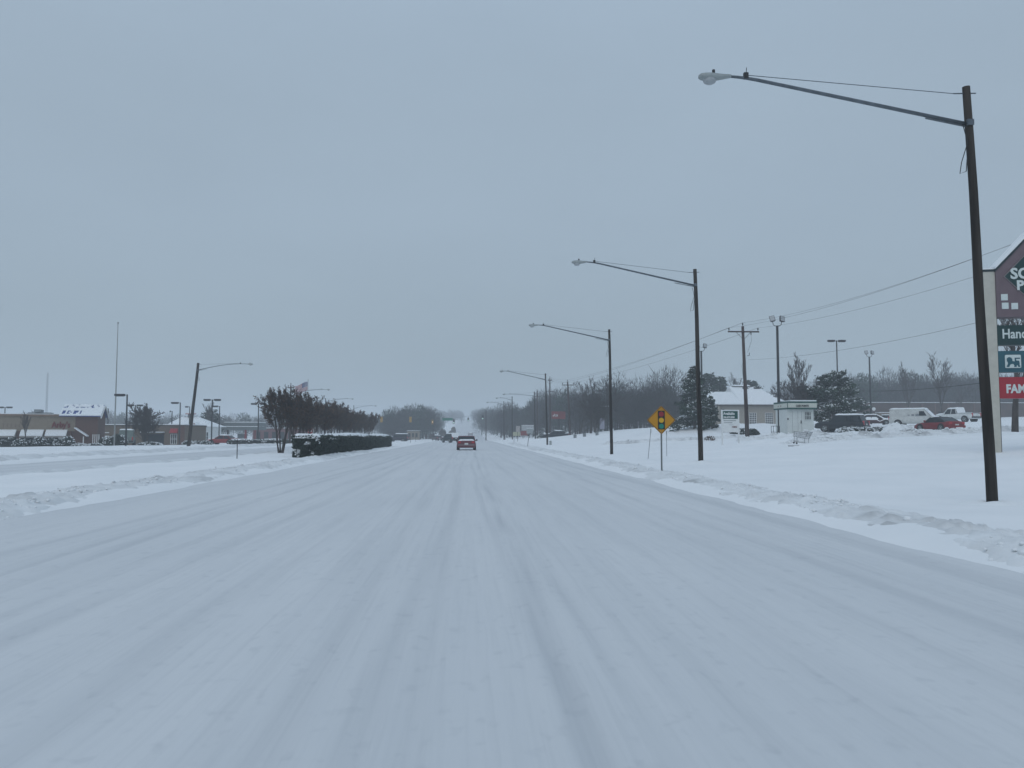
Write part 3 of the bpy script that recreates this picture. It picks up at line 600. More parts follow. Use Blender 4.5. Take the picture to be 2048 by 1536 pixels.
# far woods: one mass of leafless crowns (and trunks) per wood
def wood(label, spots, seed, dark=WOODS, ever=.12):
    rng = np.random.default_rng(seed); parts = []; ev = []
    for (x, y, z, H) in spots:
        n = 1050; Rr = H * rng.uniform(.26, .42)
        u = rng.normal(size=(n, 3)); u /= np.linalg.norm(u, axis=1)[:, None]; rr = rng.uniform(0.1, 1, n) ** .45
        c = u * rr[:, None] * np.array([Rr, Rr, H * .46]) + np.array([0, 0, H * .50])
        d = c - np.array([0, 0, H * .18]); d /= np.linalg.norm(d, axis=1)[:, None]; d = d + rng.normal(size=(n, 3)) * .35
        L = rng.uniform(.35, 1.1, n)[:, None] * H / 10; sd = np.cross(d, rng.normal(size=(n, 3))); sd /= np.linalg.norm(sd, axis=1)[:, None]
        wd = rng.uniform(.025, .06, n)[:, None] * H / 10
        isev = rng.uniform() < ever
        if isev: wd = wd * 3.5; L = L * .6
        V = np.stack([c - sd * wd, c + sd * wd, c + d * L], 1).reshape(-1, 3) + np.array([x, y, z]); F = np.arange(3 * n).reshape(-1, 3)
        (ev if isev else parts).append((V, F))
        nb = 14; a = rng.uniform(0, 6.28, nb)
        e_ = np.stack([np.cos(a) * Rr * .7, np.sin(a) * Rr * .7, rng.uniform(.55, .95, nb) * H], -1); s_ = np.stack([a * 0, a * 0, rng.uniform(.15, .45, nb) * H], -1)
        e_[0] = (0, 0, H * .9); s_[0] = (0, 0, -.3); wq = np.full((nb, 1), .05 * H / 10); wq[0] = .16 * H / 10
        ax = np.stack([np.ones(nb), np.zeros(nb), np.zeros(nb)], -1); ay = np.stack([np.zeros(nb), np.ones(nb), np.zeros(nb)], -1)
        V = np.stack([s_ - ax * wq, s_ + ax * wq, e_, s_ - ay * wq, s_ + ay * wq, e_], 1).reshape(-1, 3) + np.array([x, y, z])
        parts.append((V, np.arange(len(V)).reshape(-1, 3)))
    o = link('woods', npmesh('woods', *cat_mesh(parts), dark)); tag(o, label, 'woods', kind='stuff')
    if ev: link('evergreens', npmesh('evergreens', *cat_mesh(ev), NEEDLE), o)
    return o
def spots(px0, px1, Y0, Y1, n, H0, H1, seed):
    rng = np.random.default_rng(seed); o = []
    for i in range(n):
        q = at(px0 + (px1 - px0) * (i + rng.uniform(.1, .9)) / n, rng.uniform(Y0, Y1)); o.append((q.x, q.y, q.z - .2, rng.uniform(H0, H1)))
    return o
wood('grey leafless wood on the slope behind the right verge', spots(1060, 1180, 200, 300, 34, 9, 14, 1) + spots(1150, 1350, 150, 230, 50, 8, 12.5, 2) + spots(1240, 1360, 135, 170, 16, 5.5, 8.5, 8), 61)
wood('grey wood behind the brown shops at right', spots(1690, 2120, 193, 260, 110, 8.5, 14, 3) + spots(1560, 1720, 200, 250, 24, 8, 12, 4), 62)
wood('hazy wood left of the road before the hill', spots(772, 868, 245, 300, 30, 8, 12.5, 5) + spots(760, 800, 240, 260, 8, 6, 8, 6) + spots(868, 884, 330, 420, 7, 5, 7, 7), 63, ever=.2)
wood('pale hazy wood right of the road on the hill', spots(962, 1000, 300, 420, 22, 8, 12, 9) + spots(1000, 1062, 230, 320, 26, 8, 12, 10), 64)
wood('low hazy tree line behind the left shops', spots(205, 560, 260, 380, 60, 6.5, 9.5, 11) + spots(-60, 90, 230, 300, 16, 5, 8, 12) + spots(560, 770, 300, 380, 34, 6, 8.5, 13), 65, ever=.25)
wood('faint wood on the hilltop', spots(860, 925, 600, 800, 18, 8, 11, 14) + spots(945, 990, 560, 800, 18, 9, 12, 15), 66)

# ---------------------------------------------------------------- hedges and shrubs
def leafy_box(rng, x0, x1, y0, y1, z1, n, size, jit=.05, bulge=None):
    """leaf quads on the four sides and top edge of a clipped hedge"""
    L = 2 * (x1 - x0) + 2 * (y1 - y0); t = rng.uniform(0, L, n); z = rng.uniform(.02, z1, n); x = np.empty(n); y = np.empty(n)
    a = x1 - x0; b = y1 - y0
    c = [(t < a), (t >= a) & (t < a + b), (t >= a + b) & (t < 2 * a + b), (t >= 2 * a + b)]
    x[c[0]] = x0 + t[c[0]]; y[c[0]] = y0; x[c[1]] = x1; y[c[1]] = y0 + t[c[1]] - a; x[c[2]] = x1 - (t[c[2]] - a - b); y[c[2]] = y1; x[c[3]] = x0; y[c[3]] = y1 - (t[c[3]] - 2 * a - b)
    p = np.stack([x, y, z], -1) + rng.normal(size=(n, 3)) * jit
    return p
def snow_sheet(x0, x1, y0, y1, zf, nx, ny, m=SNOWCAP, drop=.1):
    """soft sheet of snow whose rim turns down"""
    xs_ = np.linspace(x0, x1, nx); ys_ = np.linspace(y0, y1, ny); X, Y = np.meshgrid(xs_, ys_)
    ex = np.minimum((X - x0) / (x1 - x0), (x1 - X) / (x1 - x0)) * 2; ey = np.minimum(Y - y0, y1 - Y) / (x1 - x0) * 2
    e_ = np.clip(np.minimum(ex, ey), 0, 1); Zs = zf(X, Y) + np.sqrt(np.clip(e_ * 3.5, 0, 1)) * drop - drop
    return np.stack([X, Y, Zs], -1).reshape(-1, 3), grid_faces(nx, ny)
def hedge(label, x0, x1, y0, y1, h, seed, n, size, segs=()):
    rng = np.random.default_rng(seed); cx, cy = (x0 + x1) / 2, (y0 + y1) / 2
    t = thing('hedge', label, 'hedge', (cx, cy, gz(cx, cy) - .02)); gx0, gx1, gy0, gy1 = x0 - cx, x1 - cx, y0 - cy, y1 - cy
    MB().box((0, 0, h / 2 - .05), (x1 - x0 - .14, y1 - y0 - .14, h - .1)).build('stems', LEAFD, t)
    near = np.concatenate([leafy_box(rng, gx0, gx1, gy0, gy1, h - .04, n, size), leafy_box(rng, gx0 + .06, gx1 - .06, gy0 + .06, gy0 + 6, h, n // 3, size)])
    near[:, 0] += (vnoise(near[:, 1] * .5, near[:, 2] * 1.5, seed) - .5) * .16
    link('foliage', npmesh('foliage', *leaf_cloud(rng, near, size, 1.0, 1.5), LEAFD), t)
    zf = lambda X, Y: h + .16 + (fbm(X * .9, Y * .45, seed, 3) - .5) * .22 + .06 * np.sin(Y * .3)
    V, F = snow_sheet(gx0 - .07, gx1 + .04, gy0 - .06, gy1 + .04, zf, 18, int((y1 - y0) * 3) + 8, drop=.30)
    dr = vnoise(V[:, 0] * .1, V[:, 1] * .35, seed + 3); V[:, 2] -= np.where(V[:, 0] > gx1 - .12, np.clip(dr - .55, 0, 1) * .5, 0)
    link('snow_cap', npmesh('snow_cap', V, F, SNOWCAP, True), t)
    pp = near[(near[:, 1] < gy0 + .3)]; pp = pp[vnoise(pp[:, 0] * 4.5, pp[:, 2] * 4.5, seed + 8) > .74]
    link('snow_flecks', npmesh('snow_flecks', *leaf_cloud(rng, pp + np.array([0, -.06, 0]), size * .8, .6), SNOWCAP), t)
    return t
q0, q1 = at(640, 51), at(775, 103)
hedge('long clipped dark hedge with a snow top in the median', q0.x - 1.55, q0.x, 50.5, 78, 1.32, 71, 26000, .085)
hedge('far half of the dark median hedge, beyond the small snow gap', q0.x - 2.0, q0.x - .45, 78.3, 103, 1.30, 72, 13000, .11)
hedge('low clipped hedge with snow along the far side of the opposite road', at(520, 118).x - 4.5, at(520, 118).x + 3.2, 118, 119.3, .72, 73, 4000, .12)
hedge('second low snowy hedge farther along the opposite road', at(580, 132).x - 4, at(580, 132).x + 3.5, 131, 132.2, .65, 74, 3000, .12)
def shrub(px, Y, r, h, label, seed, snow=.5, n=900, size=.12, m=LEAFD):
    rng = np.random.default_rng(seed); p = at(px, Y, -.03)
    t = thing('shrub', label, 'shrub', p, 0, 'low shrubs under snow')
    u = rng.normal(size=(n, 3)); u /= np.linalg.norm(u, axis=1)[:, None]; u[:, 2] = np.abs(u[:, 2])
    q = u * (1 + .25 * (vnoise(u[:, 0] * 3 + seed, u[:, 1] * 3, seed) - .5))[:, None] * np.array([r, r, h]) * rng.uniform(.7, 1.02, n)[:, None]
    link('foliage', npmesh('foliage', *leaf_cloud(rng, q, size, .9), m), t)
    MB().tube([(0, 0, -.1), (0, 0, h * .7)], [.05, .02], 6).build('stem', BARK, t)
    if snow:
        m_ = int(n * snow * .40); v = rng.normal(size=(m_, 3)); v /= np.linalg.norm(v, axis=1)[:, None]; v[:, 2] = np.abs(v[:, 2]) * .8 + .2
        c_ = sstep(.62 - snow * .5, .75 - snow * .5, vnoise(v[:, 0] * 2.2 + seed, v[:, 1] * 2.2, seed + 2)) > .3
        v = v[c_]; v /= np.linalg.norm(v, axis=1)[:, None]; q = v * np.array([r, r, h]) * rng.uniform(.98, 1.08, len(v))[:, None] + np.array([0, 0, .03])
        link('snow_cap', npmesh('snow_cap', *leaf_cloud(rng, q, size * 1.15, .3, 1.3), SNOWCAP), t)['kind'] = 'stuff'
    return t
k = 0
SL = ['leftmost shrub under snow before the restaurant', 'shrub under snow below the first awning', 'shrub between the first two awnings', 'shrub below the middle awning', 'shrub with snow tufts below the third awning', 'shrub right of the third awning', 'shrub beside the restaurant entrance', 'shrub near the restaurant corner']
for i, px in enumerate((6, 24, 44, 62, 80, 98, 118, 136)):
    shrub(px, 96.5 + .6 * (i % 2), .62 + .2 * (i % 3), .8 + .2 * ((i * 2) % 3), SL[i], 80 + i, .45)
shrub(215, 99, 1.0, 1.1, 'tall dark shrub with snow at the right corner of the restaurant', 90, .35, 1500)
shrub(236, 100, 1.1, 1.35, 'big dark shrub in front of the flagpole foot', 91, .3, 1800)
shrub(160, 97, .9, .35, 'flat snow covered shrub below the lean-to roof', 92, .7)
shrub(190, 97, .9, .32, 'flat snowy shrub at the restaurant gable', 93, .7)
shrub(300, 104, 1.5, .45, 'flat snow covered shrub before the dome shaped tree', 94, .75)
for i, (px, lb) in enumerate(((377, 'small snowy shrub at the foot of the leaning street light'), (396, 'second snowy shrub before the pavilion'), (412, 'third snowy shrub before the pavilion'))): shrub(px, 112, .85, .6, lb, 100 + i, .6)
for i, (px, Y, lb) in enumerate(((1458, 88, 'low dark shrub under snow behind the available sign'), (1475, 86, 'shrub under snow right of the available sign'), (1489, 85, 'dark shrub beside the utility pole foot'), (1504, 84, 'round green shrub right of the utility pole'))): shrub(px, Y, .8, .62, lb, 110 + i, .25 if i == 3 else .6)
for i in range(7): shrub(1692 + i * 20, 70 + .5 * (i % 2), .75, .50, ['leftmost of the snow buried shrubs before the dark sport utility vehicle', 'second snow buried shrub of the car park island', 'third snow buried shrub of the island', 'fourth snow buried shrub of the island', 'fifth snow buried shrub of the island', 'sixth snow buried shrub of the island', 'snow buried shrub nearest the red coupe'][i], 120 + i, .72)
for i, (px, lb) in enumerate(((1085, 'shrub under snow left of the small white box'), (1104, 'large shrub under snow near the fourth street light'), (1118, 'shrub under snow on the slope'), (1130, 'shrub under snow before the thin crossarm pole'))): shrub(px, 150, 1.3, 1.2, lb, 130 + i, .5)
shrub(885, 300, 1.5, 2.7, 'dark rounded bush beside the hill road at left', 140, .0, 1500, .25, DEADLEAF); shrub(907, 380, 1.2, 2.8, 'taller dark bush farther up the hill road', 141, 0, 900, .3, DEADLEAF)
shrub(901, 350, .9, 1.6, 'small dark bush between the two hill road bushes', 142, 0, 700, .25, DEADLEAF)
shrub(1420, 82, .6, .5, 'tuft of dry twigs in the snow left of the available sign', 143, 0, 160, .1, DEADLEAF)
# ---------------------------------------------------------------- signs
YEL = mat('yellow_sign_sheeting', (0.50, 0.235, 0.010), 0.45, 0.05, 3.0)
SIGNR = mat('sign_red', (0.27, 0.022, 0.035), 0.45, 0.05, 5.0); SIGNG = mat('sign_green', (0.012, 0.20, 0.145), 0.45, 0.05, 5.0)
SIGNY = mat('sign_amber', (0.62, 0.37, 0.02), 0.45, 0.05, 5.0); SIGNB = mat('sign_black', (0.02, 0.018, 0.018), 0.5, 0.1, 5.0)
def ngon(cx, cz, r, n, ph=0.0): return [(cx + r * math.cos(2 * math.pi * k / n + ph), cz + r * math.sin(2 * math.pi * k / n + ph)) for k in range(n)]
def rounded(pts, r, n=4):
    o = []
    for i, p in enumerate(pts):
        p = Vector(p); a = (Vector(pts[i - 1]) - p).normalized(); b = (Vector(pts[(i + 1) % len(pts)]) - p).normalized()
        for k in range(n + 1):
            u = k / n; q = p + a * r * (1 - u) ** 2 + b * r * u ** 2; o.append((q.x, q.y))
    return o
p = at(1323, 30.5); zc = P(1323, 840, 30.5).z - p.z; hd = .555
t = thing('warning_sign', 'yellow diamond traffic signal ahead sign on a steel post', 'road sign', p, R(-3))
MB().tube([(0, .03, -.3), (0, .03, zc + hd * .8)], .032, 8).build('post', STEEL, t)
pl = MB().xz(rounded([(0, zc + hd), (-hd, zc), (0, zc - hd), (hd, zc)], .06), 0, .012).build('panel', YEL, t)
fr = MB(); o1 = rounded([(0, zc + hd * .965), (-hd * .965, zc), (0, zc - hd * .965), (hd * .965, zc)], .055); o2 = rounded([(0, zc + hd * .925), (-hd * .925, zc), (0, zc - hd * .925), (hd * .925, zc)], .05)
nn = len(o1); fr.add([(a, -.004, b) for a, b in o1] + [(a, -.004, b) for a, b in o2] + [(a, .004, b) for a, b in o1] + [(a, .004, b) for a, b in o2], [(k, (k + 1) % nn, nn + (k + 1) % nn, nn + k) for k in range(nn)] + [(k, 2 * nn + k, 2 * nn + (k + 1) % nn, (k + 1) % nn) for k in range(nn)])
fr.build('border', SIGNB, pl)
bx = MB().box((0, -.004, zc), (.27, .012, .72)).build('signal_symbol', SIGNB, pl)
for dz, mm in ((.225, SIGNR), (-.01, SIGNY), (-.24, SIGNG)): MB().xz(ngon(0, zc + dz, .098, 20), -.018, -.009).build('lamp_disc', mm, bx)
for dz in (.33, -.33): MB().xz(ngon(0, zc + dz, .012, 8), -.012, .0).build('bolt', STEEL, pl)

# real estate board
p = at(1461, 60.5); p2 = at(1444, 60.5); ww = (1479 - 1444) / FOC * 60.5
t = thing('real_estate_sign', 'white and green Available board on two white posts in the snow', 'sign', p, R(4))
zt = P(1461, 821, 60.5).z - p.z; zb = P(1461, 864, 60.5).z - p.z
for s in (-1, 1): MB().box((s * ww / 2, 0, zt / 2 - .15), (.10, .10, zt + .3)).build('post', WHITEP, t)
pw = ww - .10
bd = MB().box((0, -.01, (zt + zb) / 2 - .02), (pw, .03, zt - zb)).build('board', WHITEP, t)
hb = zt - zb; MB().box((0, -.03, zt - hb * .21), (pw * .97, .02, hb * .36)).build('green_band', GREENP, bd)
text('Available', .285, WHITEP, bd, (-pw * .46, -.045, zt - hb * .20), bold=.008, sx=.88)
text('336.679.5050', .20, WHITEP, bd, (-pw * .46, -.045, zt - hb * .355), bold=.007, sx=.82)
GREYT = mat('grey_print', (0.22, 0.24, 0.25), .7, .1, 4)
MB().box((-.05, -.028, zt - hb * .475), (pw * .80, .006, .05)).build('print_line', GREYT, bd); MB().box((-.18, -.028, zt - hb * .57), (pw * .55, .006, .045)).build('print_line', GREYT, bd)
MB().box((.05, -.028, zt - hb * .67), (pw * .3, .006, .02)).build('print_line', GREYT, bd)
text('CBRE', .17, mat('maroon_print', (.16, .05, .04), .6, .1, 4), bd, (.12, -.03, zt - hb * .80), bold=.004)
MB().box((0, 0, zt + .02), (ww + .1, .12, .05)).build('snow_cap', SNOWCAP, t)

# tall shopping-centre sign
p = at(1988, 33.3); Ys = 33.3
def zz(py): return P(2000, py, Ys).z - p.z
pxm = Ys / FOC
t = thing('shopping_center_sign', 'tall shopping centre sign with green diamond and shop panels behind the nearest pole', 'sign', p, R(-12)); t.scale = (1.0, 1, 1)
CREAM = mat('cream_column', (0.50, 0.48, 0.42), .8, .08, 3, .004, 20); MAUVE = mat('mauve_panel', (0.155, 0.112, 0.125), .7, .08, 2)
DGREEN = mat('deep_green_panel', (0.008, 0.040, 0.040), .5, .12, 2); TEAL = mat('teal_panel', (0.020, 0.095, 0.125), .5, .1, 2); PRED = mat('red_panel', (0.34, 0.022, 0.035), .5, .1, 2)
PALE = mat('pale_letters', (0.62, 0.68, 0.66), .6, .05, 4)
cw = 21.5 * pxm; x0 = .5 * cw; W = 135 * pxm; x1 = x0 + W; xm = (x0 + x1) / 2
ze = zz(545); zp = zz(477); zb1 = zz(636)
for cx in (0, x1 + cw / 2): MB().box((cx, 0.05, ze / 2 - .15), (cw, .36, ze + .3)).build('column', CREAM, t)
pn = MB().xz([(x0 + .01, zb1), (x1 - .01, zb1), (x1 - .01, ze), (xm, zp), (x0 + .01, ze)], -.20, .45).build('gable_panel', MAUVE, t)
lx, rx_ = -cw / 2, x1 + cw
rf = MB()
for s, xe in ((1, x0 - .02), (-1, x1 + .02)):
    rf.xz([(xe, ze - .02), (xm, zp - .02), (xm, zp + .10), (xe, ze + .10)], -.25, .5)
rf.box((0, .15, ze + .05), (cw + .06, .6, .10)); rf.box((x1 + cw / 2, .15, ze + .05), (cw + .06, .6, .10))
ro = rf.build('roof', mat('dark_roof_edge', (.02, .035, .04), .7, .1, 3), t)
sn = MB()
for xe in (x0, x1): sn.xz([(xe, ze + .10), (xm, zp + .10), (xm, zp + .26), (xe, ze + .24)], -.24, .49)
sn.build('snow_cap', SNOWCAP, ro); MB().box((-.02, .15, ze + .13), (cw * .98, .56, .07)).build('snow_cap', SNOWCAP, t)
dh = (xm - (x0 + 17 * pxm)); zd = zz(556)
DG = MB().xz([(xm - dh * 1.04, zd), (xm, zd - dh * 1.10), (xm + dh * 1.04, zd), (xm, zd + dh * 1.10)], -.235, -.205).build('diamond_frame', mat('diamond_edge', (.25, .22, .22), .7, .1, 3), t)
dm = MB().xz([(xm - dh, zd), (xm, zd - dh * 1.06), (xm + dh, zd), (xm, zd + dh * 1.06)], -.262, -.238).build('diamond', DGREEN, t)
text('SO', 31 * pxm, PALE, dm, (x0 + 27 * pxm, -.275, zz(561)), bold=.02); text('P', 27 * pxm, PALE, dm, (x0 + 38 * pxm, -.275, zz(583)), bold=.022)
for (a, b) in ((2013, 603), (2014, 620), (2032, 621)):
    MB().box((x0 + (a - 1998) * pxm, -.215, zz(b - 6)), (12.5 * pxm, .03, 13 * pxm)).build('square_block', PALE, t)
def panel(a, b, m, nm): return MB().box((xm, .12, (zz(a) + zz(b)) / 2), (W - .02, .5, zz(a) - zz(b))).build(nm, m, t)
q = panel(652, 691, DGREEN, 'shop_panel'); text('Hancock', 28 * pxm, PALE, q, (x0 + 9 * pxm, -.14, zz(678)), bold=.009, sx=.8)
q = panel(703, 745, TEAL, 'shop_panel')
bk = MB().xz(rounded([(x0 + 13 * pxm, zz(737)), (x0 + 43 * pxm, zz(737)), (x0 + 43 * pxm, zz(711)), (x0 + 13 * pxm, zz(711))], .05), -.165, -.132).build('emblem_plate', PALE, q)
lion = [(2.5, 2), (7, 2), (8.2, 5.5), (10.5, 8), (15, 8.2), (17, 5.5), (16.5, 2), (21, 2), (21.2, 5), (23.6, 5.2), (24.2, 2), (28, 2), (28, 4), (26.6, 5.5), (27, 10), (26, 14.5), (20.5, 15.4), (20.5, 18.6), (28, 18.6), (28, 21), (18, 21), (18, 13.4), (13.5, 14.2), (13, 18.5), (11, 21.5), (7.2, 22.5), (4, 20.8), (2.4, 18), (3.4, 16.4), (2.6, 14), (4.4, 12.6), (4.8, 9), (3.2, 5), (2, 4)]
MB().xz([(x0 + (13 + a) * pxm, zz(737) + b * pxm) for a, b in lion], -.182, -.166).build('lion_emblem', TEAL, bk)
text('FOOD LION', 24 * pxm, PALE, q, (x0 + 49 * pxm, -.14, zz(735)), bold=.006, sx=.62)
q = panel(755, 797, PRED, 'shop_panel'); text('FAMILY', 24 * pxm, PALE, q, (x0 + 13 * pxm, -.14, zz(786)), bold=.022, sx=.80, spacing=1.04)
MB().xz([(x0 - .005, 0), (x0 + .10, 0), (x0 + .10, zb1), (x0 - .005, zb1)], .05, .2).build('mounting_rail', DARKMETAL, t)

def post_sign(name, label, px0, px1, py0, py1, Y, m, post=True, txt=None, tm=None, th=.15, rz=0, snow=True, posts=1, pr=.05):
    cxp = (px0 + px1) / 2; p = at(cxp, Y); t = thing(name, label, 'sign', p, rz)
    w_ = (px1 - px0) / FOC * Y; z0 = P(cxp, py1, Y).z - p.z; z1 = P(cxp, py0, Y).z - p.z
    MB().xz(rounded([(-w_ / 2, z0), (w_ / 2, z0), (w_ / 2, z1), (-w_ / 2, z1)], min(w_, z1 - z0) * .08), -th / 2, th / 2).build('panel', m, t)
    if post:
        for s in ([0] if posts == 1 else [-.4, .4]): MB().tube([(s * w_, 0, -.3), (s * w_, 0, z0 + .02)], pr, 8).build('post', DARKMETAL, t)
    if snow: MB().box((0, 0, z1 + .05), (w_ * .98, th * .95, .10)).build('snow_cap', SNOWCAP, t)
    if txt: text(txt, (z1 - z0) * .5, tm or PALE, t, (0, -th / 2 - .012, z0 + (z1 - z0) * .32), align='CENTER', bold=.01)
    return t
GREYT2 = mat('weathered_white_board', (.42, .43, .44), .7, .15, 2); DKBLUE = mat('dark_sign_face', (.045, .055, .07), .6, .15, 1); LAV = mat('pale_lavender_board', (.34, .33, .40), .7, .1, 2); SIGNRED2 = mat('bright_red_sign_face', (.20, .03, .03), .5, .3, 1.5)
post_sign('roadside_sign', 'dark rectangular sign with snow on top behind the third street light', 1200, 1218, 813, 824, 128, DKBLUE, posts=2, pr=.06)
post_sign('roadside_sign', 'pale upright board at the foot of the bare trees', 1200, 1209, 836, 858, 126, LAV, snow=False)
t = post_sign('roadside_sign', 'red roadside sign on a thick dark post before the far woods', 1103, 1131, 823, 838, 172, SIGNRED2, pr=.35, snow=False)
w_ = 28 / FOC * 172
for i, (dx, dz, s) in enumerate(((-.38, -.05, .30), (-.30, .06, .5), (-.18, -.02, .55), (-.08, .0, .45))):
    zc_ = P(1117, 831, 172).z - t.location.z
    MB().box((dx * w_, -.09, zc_ + dz * 1.6), (.16, .03, s)).build('white_mark', PALE, t)
post_sign('roadside_sign', 'white upper board of the far roadside sign cluster', 1043, 1068, 851, 861, 186, GREYT2, posts=2)
post_sign('roadside_sign', 'red board in the far roadside sign cluster', 1041, 1055, 862, 871, 180, SIGNRED2, snow=False)
post_sign('roadside_sign', 'tilted pale lightbox sign in the far roadside cluster', 1053, 1066, 857, 867, 172, ALU, rz=.2)
post_sign('roadside_sign', 'small yellowish board beside the sixth street light', 1025, 1040, 864, 872, 176, mat('pale_yellow_board', (.42, .43, .30), .7, .1, 2), snow=False)
post_sign('roadside_sign', 'narrow pale board above the yellowish one', 1032, 1040, 852, 864, 182, mat('pinkish_board', (.40, .37, .36), .7, .1, 2), snow=False)
p = at(620, 100); t = thing('do_not_enter_sign', 'red and white do not enter sign behind the median hedge', 'road sign', p)
zc_ = P(620, 862, 100).z - p.z
MB().tube([(0, .04, -.3), (0, .04, zc_ + .35)], .03, 6).build('post', STEEL, t); MB().box((0, 0, zc_), (.78, .012, .78)).build('panel', WHITEP, t)
MB().xz(ngon(0, zc_, .36, 20), -.02, -.007).build('red_disc', REDP, t); MB().box((0, -.024, zc_), (.52, .006, .11)).build('white_bar', WHITEP, t)
def marker(px, Y, top, label, lean=0.0, r=.03, m=DARKMETAL):
    p = at(px, Y); h = P(px, top, Y).z - p.z
    o = MB().tube([(0, 0, -.2), (lean * h, 0, h)], r, 6); o.box((lean * h * .93, -.02, h * .92), (r * 2.6, .02, h * .14)); o = o.build('marker_post', m, None, False, p)
    return tag(o, label, 'marker post', 'thin posts in the snow')
marker(475, 48, 880, 'thin dark marker post standing alone in the median snow'); marker(1054.5, 92, 869, 'leaning thin post on the right verge', .14)
marker(1035, 135, 864, 'thin post beside the sixth street light'); marker(1028, 140, 872, 'short thin post left of the sixth street light')
marker(1295, 44, 857, 'thin leaning stake left of the yellow warning sign', .12, .012); marker(1333, 48, 862, 'thin upright stake right behind the yellow warning sign', 0, .012)
marker(821, 150, 874, 'small dark post left of the road beyond the hedge'); marker(831, 165, 873, 'thin post beyond the hedge near the dark crossing vehicle')
for px, lb in ((1150, 'leftmost small grey utility box on the slope'), (1169, 'middle small grey utility box on the slope'), (1194, 'right small grey utility box by the forked tree')):
    p = at(px, 112); b = MB().xz(rounded([(-.2, -.1), (.2, -.1), (.2, .42), (-.2, .42)], .05), -.15, .15); b.box((0, 0, .45), (.42, .34, .06)); tag(b.build('utility_box', GREYT, None, False, p), lb, 'utility box', 'small boxes on the slope')
p = at(1101, 99); b = MB().xz(rounded([(-.13, -.1), (.13, -.1), (.13, .45), (-.13, .45)], .05), -.12, .12); b.box((0, 0, .47), (.3, .28, .05)); tag(b.build('utility_box', ALU, None, False, p), 'small pale box beside the fourth street light foot', 'utility box', 'small boxes on the slope')

# ---------------------------------------------------------------- car-park lamp posts and flagpoles
def flood_pole(px, Y, top, label):
    p = at(px, Y); H = P(px, top, Y).z - p.z - .9; t = thing('floodlight_pole', label, 'lamp post', p, 0, 'car park lamp posts')
    MB().tube([(0, 0, -.2), (0, 0, H)], [.14, .11], 10).build('pole', DARKMETAL, t, True)
    MB().tube([(-.42, 0, H + .42), (-.38, 0, H + .12), (-.2, 0, H + .0), (.2, 0, H + .0), (.38, 0, H + .12), (.42, 0, H + .42)], .035, 8).build('yoke', DARKMETAL, t, True)
    for s in (-1, 1):
        M = Euler((R(-18), R(s * 12), R(s * 10))).to_matrix(); b = MB(); q = []
        b.loft([[Vector((a * .19, .13, c * .24)) for a, c in ((-1, -1), (1, -1), (1, 1), (-1, 1))], [Vector((a * .24, -.10, c * .28)) for a, c in ((-1, -1), (1, -1), (1, 1), (-1, 1))]])
        b.v = [tuple(M @ Vector(v) + Vector((s * .47, 0, H + .66))) for v in b.v]; h = b.build('floodlight', DARKMETAL, t)
        g_ = MB().box((0, -.108, 0), (.40, .012, .48)); g_.v = [tuple(M @ Vector(v) + Vector((s * .47, 0, H + .66))) for v in g_.v]; g_.build('glass', LENS, h)
    return t
flood_pole(1559, 73, 633, 'tall floodlight pole with two lamps beside the white kiosk'); flood_pole(1743, 118, 702, 'floodlight pole with two lamps behind the parked vehicles'); flood_pole(1405, 98, 688, 'floodlight pole half hidden behind the second street light')
def shoebox(px, Y, top, label, kind='T', side=-1, w_=.85):
    p = at(px, Y); H = P(px, top, Y).z - p.z; t = thing('parking_lot_lamp', label, 'lamp post', p, 0, 'car park lamp posts')
    MB().tube([(0, 0, -.2), (0, 0, H)], [.10, .08], 8).build('pole', DARKMETAL, t, True)
    for s in ((-1, 1) if kind == 'T' else (side,)):
        MB().box((s * .16, 0, H - .06), (.3, .06, .06)).build('arm', DARKMETAL, t)
        b = MB(); b.box((s * (.28 + w_ / 2), 0, H - .05), (w_, .42, .22)); b.box((s * (.28 + w_ / 2), 0, H - .18), (w_ * .8, .34, .05)); b.build('lamp_head', DARKMETAL, t)
    return t
shoebox(1678, 100, 681, 'twin headed parking lamp rising behind the round pine'); shoebox(252, 88, 789, 'parking lamp with single head beside the tall flagless pole', 'L', -1, 1.0)
shoebox(215, 130, 817, 'small single head lamp behind the restaurant gable', 'L', -1, .6); shoebox(269, 128, 810, 'twin head lamp behind the dome shaped tree'); shoebox(359, 120, 805, 'single head lamp in front of the snow roofed pavilion', 'L', -1, 1.0)
shoebox(378, 150, 813, 'short head lamp just left of the leaning street light', 'L', -1, .5); shoebox(423, 112, 799, 'twin head lamp right of the leaning street light'); shoebox(438, 135, 812, 'single head lamp behind the evergreen at left', 'L', -1, .9)
shoebox(516, 125, 807, 'twin head lamp left of the median trees'); shoebox(8, 140, 814, 'twin head lamp at the far left edge'); shoebox(343, 135, 822, 'thin lamp mast left of the pavilion roof', 'L', -1, .05)
def flagpole(px, Y, top, label, m, r=.085):
    p = at(px, Y); H = P(px, top, Y).z - p.z; t = thing('flagpole', label, 'flagpole', p)
    MB().tube([(0, 0, -.2), (0, 0, H * .5), (0, 0, H)], [r, r * .8, r * .45], 10).build('pole', m, t, True)
    b = MB(); b.loft([[Vector((math.cos(a) * r * s, math.sin(a) * r * s, H + z)) for a in [k * .785 for k in range(8)]] for z, s in ((-.02, .4), (.06, 1.1), (.15, 1.2), (.22, .6))]); b.build('finial', m, t, True)
    return t, H
flagpole(229, 92, 648, 'tall bare flagpole without a flag beside the restaurant', mat('flagpole_grey', (.30, .31, .30), .5, .1, 3))
ft, fH = flagpole(614.5, 150, 761, 'slim flagpole carrying the flag behind the median trees', STEEL, .06)
